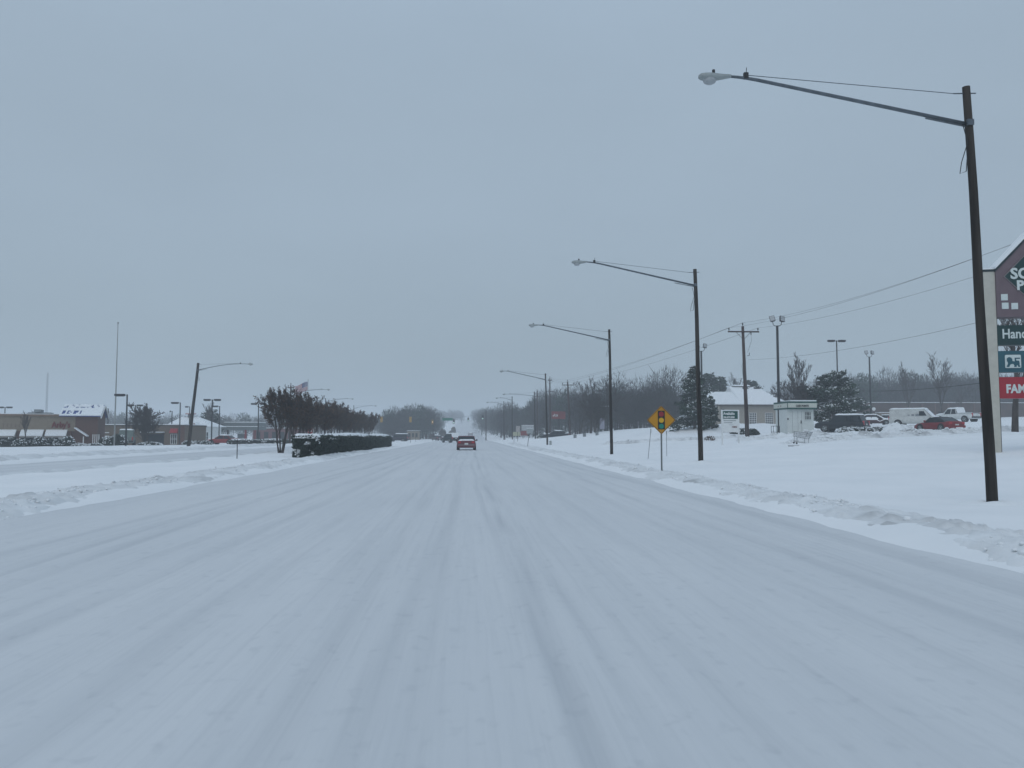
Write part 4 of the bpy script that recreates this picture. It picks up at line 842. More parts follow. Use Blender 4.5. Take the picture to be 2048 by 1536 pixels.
FR, FW, FB = mat('flag_red', (.30, .03, .05), .8, .1, 2), mat('flag_white', (.62, .62, .62), .8, .06, 2), mat('flag_blue', (.03, .05, .16), .8, .1, 2)
ft_loc = ft.location; fl = thing('flag', 'national flag with red and white stripes blowing left on the slim pole', 'flag', ft_loc + Vector((0, 0, fH - .25)))
FLn, FHt = 2.7, 1.6
def fp(u, v):   # u from the hoist, v down
    x = -.08 - u * FLn * .86; z = -v * FHt - u * .75 * FHt * .62 + .12 * math.sin(u * 7 + v) - (u * u) * .15; return Vector((x, .30 * math.sin(u * 8 + v * 1.5) * u ** .5, z))
for i in range(13):
    b = MB(); n = 16
    u0 = .42 if i < 7 else 0.0
    vs = []; 
    for k in range(n + 1):
        u = u0 + (1 - u0) * k / n
        for vv in (i / 13, (i + 1) / 13):
            q = fp(u, vv); vs += [q + Vector((0, -.006, 0)), q + Vector((0, .006, 0))]
    b.add(vs, [f for k in range(n) for f in ((k * 4, k * 4 + 2, k * 4 + 6, k * 4 + 4), (k * 4 + 1, k * 4 + 5, k * 4 + 7, k * 4 + 3))]); b.build('stripe', FW if i % 2 else FR, fl, True)
b = MB(); n = 10; vs = []
for k in range(n + 1):
    for j in range(5):
        q = fp(.42 * k / n, 7 / 13 * j / 4); vs += [q + Vector((0, -.012, 0)), q + Vector((0, .012, 0))]
fs = []
for k in range(n):
    for j in range(4):
        a = k * 10 + j * 2; fs += [(a, a + 2, a + 12, a + 10), (a + 1, a + 11, a + 13, a + 3)]
ca = b.add(vs, fs).build('canton', FB, fl, True)
b = MB()
for r_ in range(9):
    for c_ in range(6 - r_ % 2):
        u = (.035 + .07 * c_ + (.035 if r_ % 2 else 0)) * .93; v = (r_ + .8) / 10.5 * 7 / 13; q = fp(u, v); b.box(q + Vector((0, -.016, 0)), (.07, .006, .07), ry=.78)
b.build('stars', FW, ca)
t = thing('radio_tower', 'faint thin radio mast in the haze at far left', 'tower', at(91, 420))
b = MB(); Ht = P(91, 745, 420).z - t.location.z
for k in range(3):
    a = k * 2.094; b.tube([(math.cos(a) * .5, math.sin(a) * .5, 0), (math.cos(a) * .35, math.sin(a) * .35, Ht)], .07, 4)
for k in range(int(Ht / 1.2)):
    for j in range(3):
        a, c = j * 2.094, (j + 1) * 2.094; b.tube([(math.cos(a) * .45, math.sin(a) * .45, k * 1.2), (math.cos(c) * .45, math.sin(c) * .45, k * 1.2 + 1.2)], .035, 3, False)
b.build('lattice', STEEL, t)

# ---------------------------------------------------------------- traffic signals
SIGY = mat('signal_yellow_housing', (.42, .24, .03), .6, .1, 3); OFF = mat('unlit_lens', (.03, .03, .03), .3, .1, 3)
def lit(c, s): return mat('lit_lens', c, .4, 0, emit=(c, s))
LG, LA = lit((.75, 1.0, .92), 1.6), lit((1.0, .72, .42), 1.1)
YS = 222; sgz = {}
def signal(px, py, label, m, on=None, face=-1, Y=YS, k=1.0):
    c = P(px, py, Y); t = thing('traffic_signal', label, 'traffic light', c, 0, 'signals hanging over the crossing')
    MB().box((0, 0, 0), (.36 * k, .22, 1.05 * k)).build('housing', m, t)
    MB().box((0, .02, 0), (.52 * k, .03, 1.25 * k)).build('backplate', m if m is SIGY else DARKMETAL, t)
    for i, dz in enumerate((.33, 0, -.33)):
        mm = on[1] if on and on[0] == i else OFF
        MB().xz(ngon(0, dz * k, .125 * k, 14), face * .115, face * .135).build('lens', mm, t)
        v = MB(); v.tube([(0, face * .11, dz * k), (0, face * .30, dz * k - .01)], .14 * k, 12, False); v.build('visor', DARKMETAL, t)
    MB().tube([(0, 0, .52 * k), (0, 0, .95)], .025, 6).build('hanger', DARKMETAL, t)
    return c
ps = [signal(763, 839, 'yellow backed traffic signal farthest left over the crossing', SIGY, None, 1, k=1.25), signal(821, 839, 'yellow backed traffic signal second from left', SIGY, None, 1, k=1.25),
      signal(865, 844, 'traffic signal with an amber glow left of the green street sign', SIGY, (1, LA)), signal(907.5, 843, 'lit traffic signal right of the green street sign', DARKMETAL, (2, LG)),
      signal(936.5, 839, 'dark slim traffic signal above the road', DARKMETAL, (2, LG), k=.8), signal(965.5, 835, 'lit traffic signal farthest right over the crossing', DARKMETAL, (2, LG))]
pl_, pr_ = at(700, 222) + Vector((0, 0, 7.2)), at(972, 222) + Vector((0, 0, 7.9))
pts = [pl_] + [q + Vector((0, 0, .95)) for q in ps] + [pr_]
tag(MB().tube(pts, .022, 5, False).build('span_wire', WIRE), 'wire across the crossing from which the traffic signals hang', 'wire')
utility_pole(Vector((pl_.x, pl_.y, gz(pl_.x, pl_.y))), 'wooden signal pole hidden behind the far median trees', 7.6, (), (.15, .1))
c = P(895, 838.5, YS); t = thing('street_name_sign', 'green street name sign hanging on the signal wire', 'road sign', c)
MB().box((0, 0, 0), (2.9, .04, .72)).build('panel', mat('street_sign_green', (.01, .17, .11), .5, .08, 2), t)
for s in (-1, 1): MB().tube([(s * 1.2, 0, .3), (s * 1.2, 0, 1.15)], .02, 5).build('hanger', DARKMETAL, t)
# ---------------------------------------------------------------- buildings
class Facade:
    """wall through corner C turned by th; turns image columns and rows into wall coordinates"""
    def __init__(s, C, th): s.C = C; s.th = th
    def __call__(s, px, py):
        k = P(px, 870, 1.0).x; d = (k * s.C.y - s.C.x) / (math.cos(s.th) - k * math.sin(s.th))
        return d, P(px, py, s.C.y + d * math.sin(s.th)).z - s.C.z
def rect(F, a, b, c, d):
    x0, z0 = F(a, d); x1, _ = F(b, d); _, z1 = F((a + b) / 2, c); return x0, x1, z0, z1
def wallbox(m, x0, x1, y0, y1, z0, z1): return m.box(((x0 + x1) / 2, (y0 + y1) / 2, (z0 + z1) / 2), (x1 - x0, y1 - y0, z1 - z0))
def window(t, x0, x1, z0, z1, nx, nz, y=0.0, frame=WHITEP, glass=GLASSD):
    w_ = wallbox(MB(), x0, x1, y - .03, y + .03, z0, z1).build('window', glass, t)
    f = MB(); th = min(.07, (x1 - x0) / nx * .24)
    for x in np.linspace(x0, x1, nx + 1): wallbox(f, x - th / 2, x + th / 2, y - .07, y - .032, z0, z1)
    f.build('frame', frame, w_); f = MB()
    for z in np.linspace(z0, z1, nz + 1): wallbox(f, x0, x1, y - .075, y - .034, z - th / 2, z + th / 2)
    f.build('muntin', frame, w_); return w_

# restaurant at left
C = at(195, 104); th = R(17); F = Facade(C, th); RED_T = mat('red_letters', (.15, .018, .02), .5, .1, 4)
t = thing('restaurant', 'tan restaurant with snowy awnings and red lettering at far left', 'building', C, th)
xl = -22.0; H = F(100, 833)[1]; ux = F(150, 860)[0]
zb_ = F(80, 862)[1]
wallbox(MB(), xl, ux, 0, 12, zb_, H).build('upper_wall', STUCCO, t)
wallbox(MB(), xl, ux, .12, 12, -.4, zb_ - .002).build('lower_wall', BRICK, t)
cr_ = MB(); wallbox(cr_, xl - .1, F(166, 835)[0], -.18, 12.1, H + .002, H + .26); cr_.build('cornice', mat('brown_cornice', (.20, .14, .10), .8, .1, 3), t)
wallbox(MB(), xl, F(166, 835)[0], -.1, 12, H + .262, H + .33).build('snow_cap', SNOWCAP, t)
wallbox(MB(), ux + .003, 0, -.05, 7, -.4, H + .02).build('corner_wall', BRICK, t)
xr0 = F(118, 830)[0]; zr = F(150, 808)[1]
BLUER = mat('blue_metal_roof', (.035, .07, .26), .5, .2, 3)
rf = MB(); rf.yz([(-.45, H + .10), (3.4, zr), (7.3, H + .10), (7.3, H + .02), (3.4, zr - .10), (-.45, H + .02)], xr0, .35); r_ = rf.build('roof', BLUER, t)
gb = MB(); gb.yz([(0, H), (7, H), (3.4, zr - .15)], xr0 + .2, .02); gb.build('gable', BRICK, t)
# snow on the roof: strips with bare patches low on the left
sn = MB(); nu, nv = 26, 9; rng = random.Random(5)
for i in range(nu):
    for j in range(nv):
        u = (i + .5) / nu; v = (j + .5) / nv
        bare_ = (.14 < v < .46 and .05 < u < .50 and i % 4 != 3 and rng.random() < .9) or (.62 < v < .78 and .44 < u < .62 and i % 3 != 2) or (v > .68 and rng.random() < .25)
        if bare_: continue
        xa = xr0 + (.35 - xr0) * i / nu; xb = xr0 + (.35 - xr0) * (i + 1) / nu
        ya, yb = -.45 + 3.85 * j / nv, -.45 + 3.85 * (j + 1) / nv; za, zb2 = H + .10 + (zr - H - .10) * j / nv, H + .10 + (zr - H - .10) * (j + 1) / nv
        tk_ = .07 + .04 * rng.random(); sn.add([(xa, ya, za + .003), (xb, ya, za + .003), (xb, yb, zb2 + .003), (xa, yb, zb2 + .003), (xa, ya - .02, za + tk_), (xb, ya - .02, za + tk_), (xb, yb, zb2 + tk_), (xa, yb, zb2 + tk_)], [(4, 5, 6, 7), (0, 1, 5, 4), (1, 2, 6, 5), (2, 3, 7, 6), (3, 0, 4, 7)])
sn.yz([(3.4, zr + .003), (7.3, H + .103), (7.3, H + .18), (3.4, zr + .09)], xr0, .35); sn.build('snow', SNOWCAP, r_)['kind'] = 'stuff'
for s in (0, 1):
    MB().yz([(-.5, H + .04), (3.4, zr + .02), (3.4, zr - .22), (-.5, H - .22)] if s == 0 else [(7.35, H + .04), (3.4, zr + .02), (3.4, zr - .22), (7.35, H - .22)], .353, .46).build('bargeboard', WHITEP, r_)
for i, (a, b) in enumerate(((-14, 33), (42, 88), (92, 135))):
    x0, x1, z0, z1 = rect(F, a, b, 861, 872)
    aw = MB(); aw.yz([(0.0, z1), (-1.0, z0), (-1.0, z0 - .18), (0, z0 - .18)], x0, x1); ao = aw.build('awning', mat('awning_canvas', (.30, .28, .26), .8, .1, 3), t)
    MB().yz([(-.0, z1 + .002), (-1.03, z0 + .002), (-1.05, z0 + .06), (-.55, (z0 + z1) / 2 + .15), (0, z1 + .12)], x0 + .02, x1 - .02).build('snow_cap', SNOWCAP, ao)
    xa, xb, za, zb3 = rect(F, a + 1, b - 1, 873, 891); window(t, xa, xb, za, zb3, 4, 2, .10, DARKMETAL)
    wallbox(MB(), xb + .06, xb + .5, -.12, .11, -.3, zb_ - .02).build('pier', BRICK, t)
x0, z0 = F(103, 855); text("Arby's", 1.02, RED_T, t, (x0, -.06, z0), bold=.03, ext=.05, sx=.78)
for i, px in enumerate((6, 14, 22, 30, 38, 46)):
    x0, z0 = F(px, 853); MB().box((x0, -.03, z0 + .15), (.10, .05, .42)).build('wall_mark', mat('brown_lettering', (.20, .15, .12), .8, .1, 3), t)
x0, x1, z0, z1 = rect(F, 153, 178, 857, 873)
lt = MB(); lt.xz([(x0, z1), (x1, z0), (x1, z0 - .12), (x0, z1 - .14)], -2.0, -.06); lo = lt.build('lean_to_roof', BRICK, t)
MB().xz([(x0, z1 + .002), (x1, z0 + .002), (x1, z0 + .12), (x0, z1 + .12)], -2.02, -.08).build('snow_cap', SNOWCAP, lo); MB().tube([(x1 - .35, -1.9, -.2), (x1 - .35, -1.9, z0)], .06, 8).build('post', WHITEP, t)
for i in range(4):
    x0 = F(188 + i * 4, 880)[0]; MB().box((x0, -.9, .75), (.08, .08, 1.5)).build('rail_post', WHITEP, t)
x0, z0 = F(70, 828); wallbox(MB(), F(36, 830)[0], F(84, 830)[0], 5, 7, H + .33, H + .62).build('rooftop_duct', GREYT, t); wallbox(MB(), F(50, 830)[0], F(64, 830)[0], 4.6, 6.6, H + .63, H + 1.0).build('rooftop_unit', GREYT, t)
x0, x1, z0, z1 = rect(F, 119, 126, 880, 890); MB().box(((x0 + x1) / 2, -.5, .9), (.45, .03, .6)).build('notice_board', WHITEP, t); MB().tube([((x0 + x1) / 2, -.46, -.2), ((x0 + x1) / 2, -.46, .8)], .03, 6).build('notice_post', STEEL, t)

def flat_building(name, label, px0, px1, top, Y, m, depth=10, snow=.14, rz=0.0):
    C = at(px0, Y); F = Facade(C, rz); t = thing(name, label, 'building', C, rz); x1 = F(px1, top)[0]; h = F((px0 + px1) / 2, top)[1]
    wallbox(MB(), 0, x1, 0, depth, -1.0, h).build('wall', m, t); wallbox(MB(), -.1, x1 + .1, -.1, depth + .1, h + .002, h + .16).build('parapet', mat('dark_parapet', (.06, .045, .04), .8, .15, 3), t)
    wallbox(MB(), -.06, x1 + .06, -.06, depth, h + .162, h + .16 + snow).build('snow_cap', SNOWCAP, t); return t, F, x1, h
t, F, x1, h = flat_building('low_brick_building', 'low tan brick building behind the dome shaped leafless tree', 203, 369, 852, 124, BRICKT)
x0, xb, z0, z1 = rect(F, 342, 354, 868, 888); window(t, x0, xb, z0, z1, 3, 2, -.02, WHITEP)
b = MB(); x0, xb, z0, z1 = rect(F, 341, 356, 857, 866); b.yz([(-.02, z1), (-.7, z0), (-.02, z0)], x0, xb); b.build('awning', REDP, t)
x0, xb, z0, z1 = rect(F, 286, 328, 868, 891); wallbox(MB(), x0, xb, -.03, .02, z0, z1).build('dark_window', GLASSD, t); b = MB(); wallbox(b, x0 - .1, xb + .1, -.8, -.03, z1 + .1, z1 + .22); b.build('window_hood', DARKMETAL, t); b = MB(); wallbox(b, x0 - .1, xb + .1, -.8, -.04, z1 + .222, z1 + .34); b.build('snow_cap', SNOWCAP, t)
x0, xb, z0, z1 = rect(F, 360, 369, 856, 893); wallbox(MB(), x0, x1 + .03, -.12, .0, -.5, h - .05).build('corner_pier', BRICK, t)
for i in range(3):
    x0 = F(206 + i * 0, 870 + i * 6)[0]; zq = F(206, 866 + i * 7)[1]; wallbox(MB(), x0, x0 + .9, -.1, -.002, zq, zq + .12).build('white_trim', WHITEP, t)
# pavilion with snow roof
C = at(330, 150); F = Facade(C, 0); t = thing('pavilion_building', 'snow roofed building with an orange gable behind the leaning street light', 'building', C)
x1 = F(418, 850)[0]; ze_ = F(370, 853)[1]; zr_ = F(355, 833)[1]; xm_ = F(357, 833)[0]
wallbox(MB(), .6, x1 - .5, .6, 9, -.6, ze_).build('wall', WHITEP, t)
b = MB(); b.add([(-.3, -.3, ze_), (x1 + .2, -.3, ze_), (x1 + .2, 10, ze_), (-.3, 10, ze_), (xm_ - 1.2, 4.5, zr_), (xm_ + 2.2, 4.5, zr_)], [(0, 1, 5, 4), (1, 2, 5), (2, 3, 4, 5), (3, 0, 4), (3, 2, 1, 0)]); b.build('roof', SNOWCAP, t)
x0, xb, z0, z1 = rect(F, 379, 404, 846, 861); xc = (x0 + xb) / 2; ORG = mat('orange_gable', (.50, .22, .04), .7, .15, 3)
b = MB(); b.xz([(x0 + .3, z0), (xb - .3, z0), (xc, z1 - .15)], -.95, -.85); b.build('gable', ORG, t)
for s in (-1, 1):
    e_ = x0 - .5 if s < 0 else xb + .5
    b = MB(); b.xz([(e_, z0 - .35), (xc, z1), (xc, z1 + .22), (e_, z0 - .12)], -1.1, 4); b.build('gable_roof', SNOWCAP, t); b = MB(); b.xz([(e_, z0 - .45), (xc, z1 - .12), (xc, z1 - .002), (e_, z0 - .352)], -1.08, -.8); b.build('gable_trim', mat('maroon_trim', (.16, .04, .035), .7, .1, 3), t)
for i in range(7):
    x0 = F(372 + i * 7, 870)[0]; wallbox(MB(), x0 - .09, x0 + .09, -.8, -.6, -.6, ze_ - .3).build('column', WHITEP, t)
for i in range(3):
    x0 = F(376 + i * 14, 870)[0]; window(t, x0, x0 + .95, .5, 2.0, 2, 2, .57, WHITEP)
b = MB(); x0 = F(345, 830)[0]; b.tube([(xm_ + .6, 4.5, zr_ - .3), (xm_ + .6, 4.5, zr_ + .55)], .5, 8); b.build('cupola', DARKMETAL, t); MB().box((xm_ + .6, 4.5, zr_ + .6), (1.6, 1.3, .12)).build('cupola_band', REDP, t); MB().box((xm_ + .6, 4.5, zr_ + .75), (1.4, 1.2, .18)).build('cupola_snow', SNOWCAP, t)
# filling-station canopy
C = at(448, 168); F = Facade(C, 0); t = thing('canopy', 'grey filling station canopy with snow lines left of the median trees', 'canopy', C)
x1 = F(515, 850)[0]
for i, (a, b) in enumerate(((845, 851.5), (853.5, 860))):
    z0, z1 = F(480, b)[1], F(480, a)[1]; wallbox(MB(), 0, x1, -i * .25, 7, z0, z1).build('fascia', mat('grey_green_fascia', (.12, .14, .14), .7, .1, 3), t); wallbox(MB(), -.02, x1 + .02, -i * .25 - .04, 7 if i == 0 else .3, z1 + .002, z1 + .13).build('snow_cap', SNOWCAP, t)
for px in (452, 488, 500, 512):
    x0 = F(px, 870)[0]; MB().box((x0, 1.2 if px != 500 else 4, 1.0), (.35, .35, 4.0)).build('column', REDP if px in (488, 500) else DARKMETAL, t)
x0, xb, z0, z1 = rect(F, 468, 484, 868, 884); wallbox(MB(), x0, xb, 2.5, 4, -.3, z1).build('kiosk_wall', GREYT, t); wallbox(MB(), x0 - .1, xb + .1, 2.4, 4.1, z1 + .002, z1 + .15).build('kiosk_snow', SNOWCAP, t)
t, F, x1, h = flat_building('long_brick_building', 'hazy maroon building right of the canopy behind the median trees', 505, 600, 858, 190, mat('maroon_brick', (.16, .07, .07), .9, .2, 6))
for i in range(5):
    x0 = F(512 + i * 16, 870)[0]; wallbox(MB(), x0, x0 + 1.0, -.04, .01, .3, 2.0).build('window', GLASSD, t)
t, F, x1, h = flat_building('small_pale_building', 'small pale building at the foot of the hazy wood beyond the hedge', 814, 838, 863, 236, STUCCO, 6)
for i in range(3):
    x0 = F(817 + i * 7, 870)[0]; wallbox(MB(), x0, x0 + .6, -.04, .01, .8, 2.0).build('window', GLASSD, t)
t, F, x1, h = flat_building('small_red_building', 'small dull red building left of the distant vehicles', 850, 868, 868, 255, BRICK, 6)
wallbox(MB(), x1 * .3, x1 * .5, -.05, .01, -.3, 1.6).build('door', WHITEP, t)
# beige office with a big snow roof
C = at(1440, 122); F = Facade(C, 0); t = thing('beige_building', 'beige building with a large snow covered roof behind the utility pole', 'building', C)
x1 = F(1572, 830)[0]; ze_ = F(1500, 813)[1]; z1r = F(1450, 781)[1]; z2r = F(1525, 768)[1]; xm_ = F(1484, 790)[0]
wallbox(MB(), 0, x1, 0, 14, -.8, ze_).build('wall', STUCCO2, t)
wallbox(MB(), -.25, x1 + .25, -.35, 14.3, ze_ + .002, ze_ + .28).build('fascia', mat('taupe_fascia', (.17, .15, .135), .8, .1, 3), t)
x0l = F(1417, 813)[0]; b = MB(); b.yz([(-.6, ze_ + .28), (6, z1r), (12.6, ze_ + .28)], x0l + .8, xm_ + 1.5); b.build('wing_roof', mat('shingle_edge', (.05, .055, .05), .9, .2, 5), t)
b = MB(); b.yz([(-.66, ze_ + .283), (-.66, ze_ + .42), (6, z1r + .14), (6, z1r + .003)], x0l + .85, xm_ + 1.4); b.build('snow', SNOWCAP, t)
b = MB(); b.add([(xm_, -.75, ze_ + .30), (x1 + .8, -.75, ze_ + .30), (x1 + .8, 14.5, ze_ + .30), (xm_, 14.5, ze_ + .30), (xm_ + .4, 7, z2r), (x1 - 2.2, 7, z2r)], [(0, 1, 5, 4), (1, 2, 5), (2, 3, 4, 5), (3, 0, 4), (3, 2, 1, 0)]); b.build('main_roof', SNOWCAP, t)
MB().box(((xm_ + x1 - 1.8) / 2, 7, z2r + .02), (x1 - xm_ - 3.6, .5, .10)).build('ridge_cap', DARKMETAL, t)
b = MB(); b.yz([(6.6, z2r + .07), (8, z2r + .38), (9.4, z2r + .07)], xm_ + 1.2, x1 - 3); b.build('ridge_snow', SNOWCAP, t)
for px in (1519.5, 1543):
    x0, zq = F(px, 773); MB().box((x0, 6.1, zq + .12), (.85, .3, .24)).build('roof_vent', DARKMETAL, t)
for a, b_ in ((1499, 1513), (1531, 1546.5)):
    x0, xb, z0, z1 = rect(F, a, b_, 826, 848); window(t, x0, xb, z0, z1, 4, 5, -.02, WHITEP)
window(t, *rect(F, 1466, 1474, 826, 848), 2, 5, -.02, WHITEP)
MB().yz([(-.55, -.8), (-.05, -.8), (-.05, ze_), (-.55, ze_)], -.45, -.12).build('corner_pilaster', STUCCO2, t)
# brown shops
t, F, x1, h = flat_building('shopping_strip', 'long low brown shop building behind the parked vehicles', 1690, 2100, 807, 178, mat('brown_block_wall', (.075, .046, .037), .9, .25, .6), 14, .12)
MB().xz(ngon(F(1749, 818)[0], F(1749, 818)[1], .42, 16), -.08, -.002).build('round_sign', WHITEP, t)
x0, xb, z0, z1 = rect(F, 1752, 1788, 826, 840); wallbox(MB(), x0, xb, -1.6, -.05, -.5, z1).build('entrance', BRICKT, t); wallbox(MB(), x0 - .1, xb + .1, -1.7, -.05, z1 + .002, z1 + .14).build('entrance_snow', SNOWCAP, t)
for i in range(6):
    x0 = F(1800 + i * 26, 830)[0]; wallbox(MB(), x0, x0 + 1.8, -.04, .01, .2, 2.0).build('shop_window', GLASSD, t)
    wallbox(MB(), x0 + 2.2, x0 + 2.5, -.16, -.002, -.8, h - .1).build('pilaster', BRICK, t)
p = at(1775, 112); b = MB(); b.box((0, 0, .7), (1.0, .8, 1.4)); t = thing('dumpster', 'dark dumpster with a snow lid behind the snow covered sedan', 'dumpster', p); b.build('bin', DARKMETAL, t); MB().box((0, 0, 1.46), (1.1, .9, .12)).build('snow_cap', SNOWCAP, t); MB().box((0, -.42, .9), (.3, .05, .3)).build('label_plate', WHITEP, t)

# kiosk
C = at(1575, 71); F = Facade(C, 0); t = thing('kiosk', 'small white kiosk with a green banded sign box on its roof', 'kiosk', C)
KW = mat('white_kiosk_siding', (.60, .63, .61), .6, .05, 2); SIGNP = mat('pale_sign_face', (.52, .54, .48), .6, .06, 2); SEAM = mat('seam_grey', (.30, .32, .32), .7, .1, 4)
x1 = F(1628, 850)[0]; zw = F(1600, 818)[1]; wl = MB(); wallbox(wl, 0, x1, 0, 2.7, -.5, zw); wo = wl.build('wall', KW, t)
xf0, xf1 = -.06, F(1633, 812)[0]; zf0, zf1 = F(1600, 818.5)[1], F(1600, 803)[1]
DK = MB(); wallbox(DK, xf0, xf1, -.30, 3.0, zf0, zf1); DK.build('sign_box', GREENP, t)
wallbox(MB(), xf0 + .04, xf1 - .04, -.335, -.302, F(1600, 815.5)[1], F(1600, 806.5)[1]).build('sign_face', SIGNP, t)
b = MB(); wallbox(b, xf0 - .035, xf0 - .002, -.25, 2.9, F(1600, 815.5)[1], F(1600, 806.5)[1]); b.build('sign_face', SIGNP, t)
text('CASH POINTS', .27, SIGNB, t, (F(1590, 814)[0], -.347, F(1592, 814)[1]), bold=.008, sx=.70)
for y_ in (1.2, 1.75): MB().box((xf0 - .04, y_, (F(1600, 815)[1] + F(1600, 808)[1]) / 2), (.012, .16, .14)).build('sign_mark', mat('faded_red_mark', (.28, .18, .16), .7, .1, 4), t)
wallbox(MB(), xf0 + .3, xf1 - .02, -.2, 2.9, zf1 + .002, zf1 + .12).build('snow_cap', SNOWCAP, t)
for px in (1585.5, 1596.5, 1604): wallbox(MB(), F(px, 850)[0] - .012, F(px, 850)[0] + .012, -.012, .0, .05, zw - .2).build('panel_seam', SEAM, t)
window(t, *rect(F, 1610.5, 1622, 824, 839), 4, 2, -.02, KW)
MB().box((F(1571.5 + 5, 838)[0], -.02, F(1576, 838)[1]), (.10, .04, .16)).build('lock_box', DARKMETAL, t)
wallbox(MB(), F(1602, 850)[0], F(1602, 850)[0] + .06, -.05, 0, F(1602, 847)[1], F(1602, 841)[1]).build('door_handle', DARKMETAL, t)
t = thing('metal_rack', 'small dark metal frame standing left of the kiosk', 'rack', at(1551, 70)); b = MB()
for x in (-.28, .28):
    for y in (-.25, .25): b.tube([(x, y, -.15), (x, y, 1.0)], .022, 5)
b.build('uprights', DARKMETAL, t)
for z in (.45, .98):
    b = MB(); b.tube([(-.28, -.25, z), (.28, -.25, z), (.28, .25, z), (-.28, .25, z), (-.28, -.25, z)], .02, 5); b.build('rail', DARKMETAL, t)

# shopping trolley, tipped in the ploughed snow
p = at(1600, 53); t = thing('shopping_cart', 'wire shopping cart tipped in the snow in front of the kiosk', 'shopping cart', p + Vector((0, 0, .02)), R(12)); t.rotation_euler = (R(4), R(9), R(8))
CW = mat('cart_wire', (.16, .17, .18), .4, .1, 5, metal=.5); b = MB()
def cp(u, v, z): # basket: u length, v width, z height
    return Vector((-.50 + u * (.92 + .10 * z), (v - .5) * (.44 + .14 * u), .48 + z * (.34 + .06 * u)))
for k in range(13):
    u = k / 12; b.tube([cp(u, 0, 1), cp(u, 0, 0), cp(u, 1, 0), cp(u, 1, 1)], .007, 4, False)
for z in (0, .33, .66, 1):
    b.tube([cp(0, 0, z), cp(1, 0, z), cp(1, 1, z), cp(0, 1, z), cp(0, 0, z)], .010 if z == 1 else .007, 4, False)
for v in (.2, .4, .6, .8): b.tube([cp(0, v, 1), cp(0, v, 0), cp(1, v, 0), cp(1, v, 1)], .007, 4, False)
b.build('basket', CW, t); b = MB(); b.tube([(.58, -.28, .95), (.60, .28, .95)], .022, 8); b.build('handle', mat('cart_handle_blue', (.05, .09, .13), .5, .1, 4), t)
for s in (-1, 1):
    b = MB(); b.tube([(.56, s * .27, .92), (.40, s * .24, .48), (.44, s * .24, .14)], .014, 6); b.tube([(-.42, s * .18, .48), (-.38, s * .18, .14)], .014, 6); b.tube([(.44, s * .24, .16), (-.38, s * .18, .16)], .014, 6); b.build('leg', CW, t)
    for x, y in ((.44, .24), (-.38, .18)): MB().tube([(x, s * y - .02, .06), (x, s * y + .02, .06)], .06, 10).build('wheel', BLACK, t)
b = MB(); b.box((-.05, 0, .56), (.7, .42, .10)); b.build('snow_load', SNOWCAP, t)
tag(MB().box((0, 0, .02), (.75, .12, .05), .1).build('plank', POLE2, None, False, at(1587, 52)), 'dark plank lying in the snow beside the shopping cart', 'plank')
tag(MB().xz([(-.8, 0), (.8, 0), (.75, .07), (-.7, .10)], -.15, .15).build('kerb_stone', mat('red_brown_kerb', (.14, .09, .08), .9, .2, 4), None, False, at(1565, 69)), 'dark bare kerb edge at the foot of the floodlight pole', 'kerb')

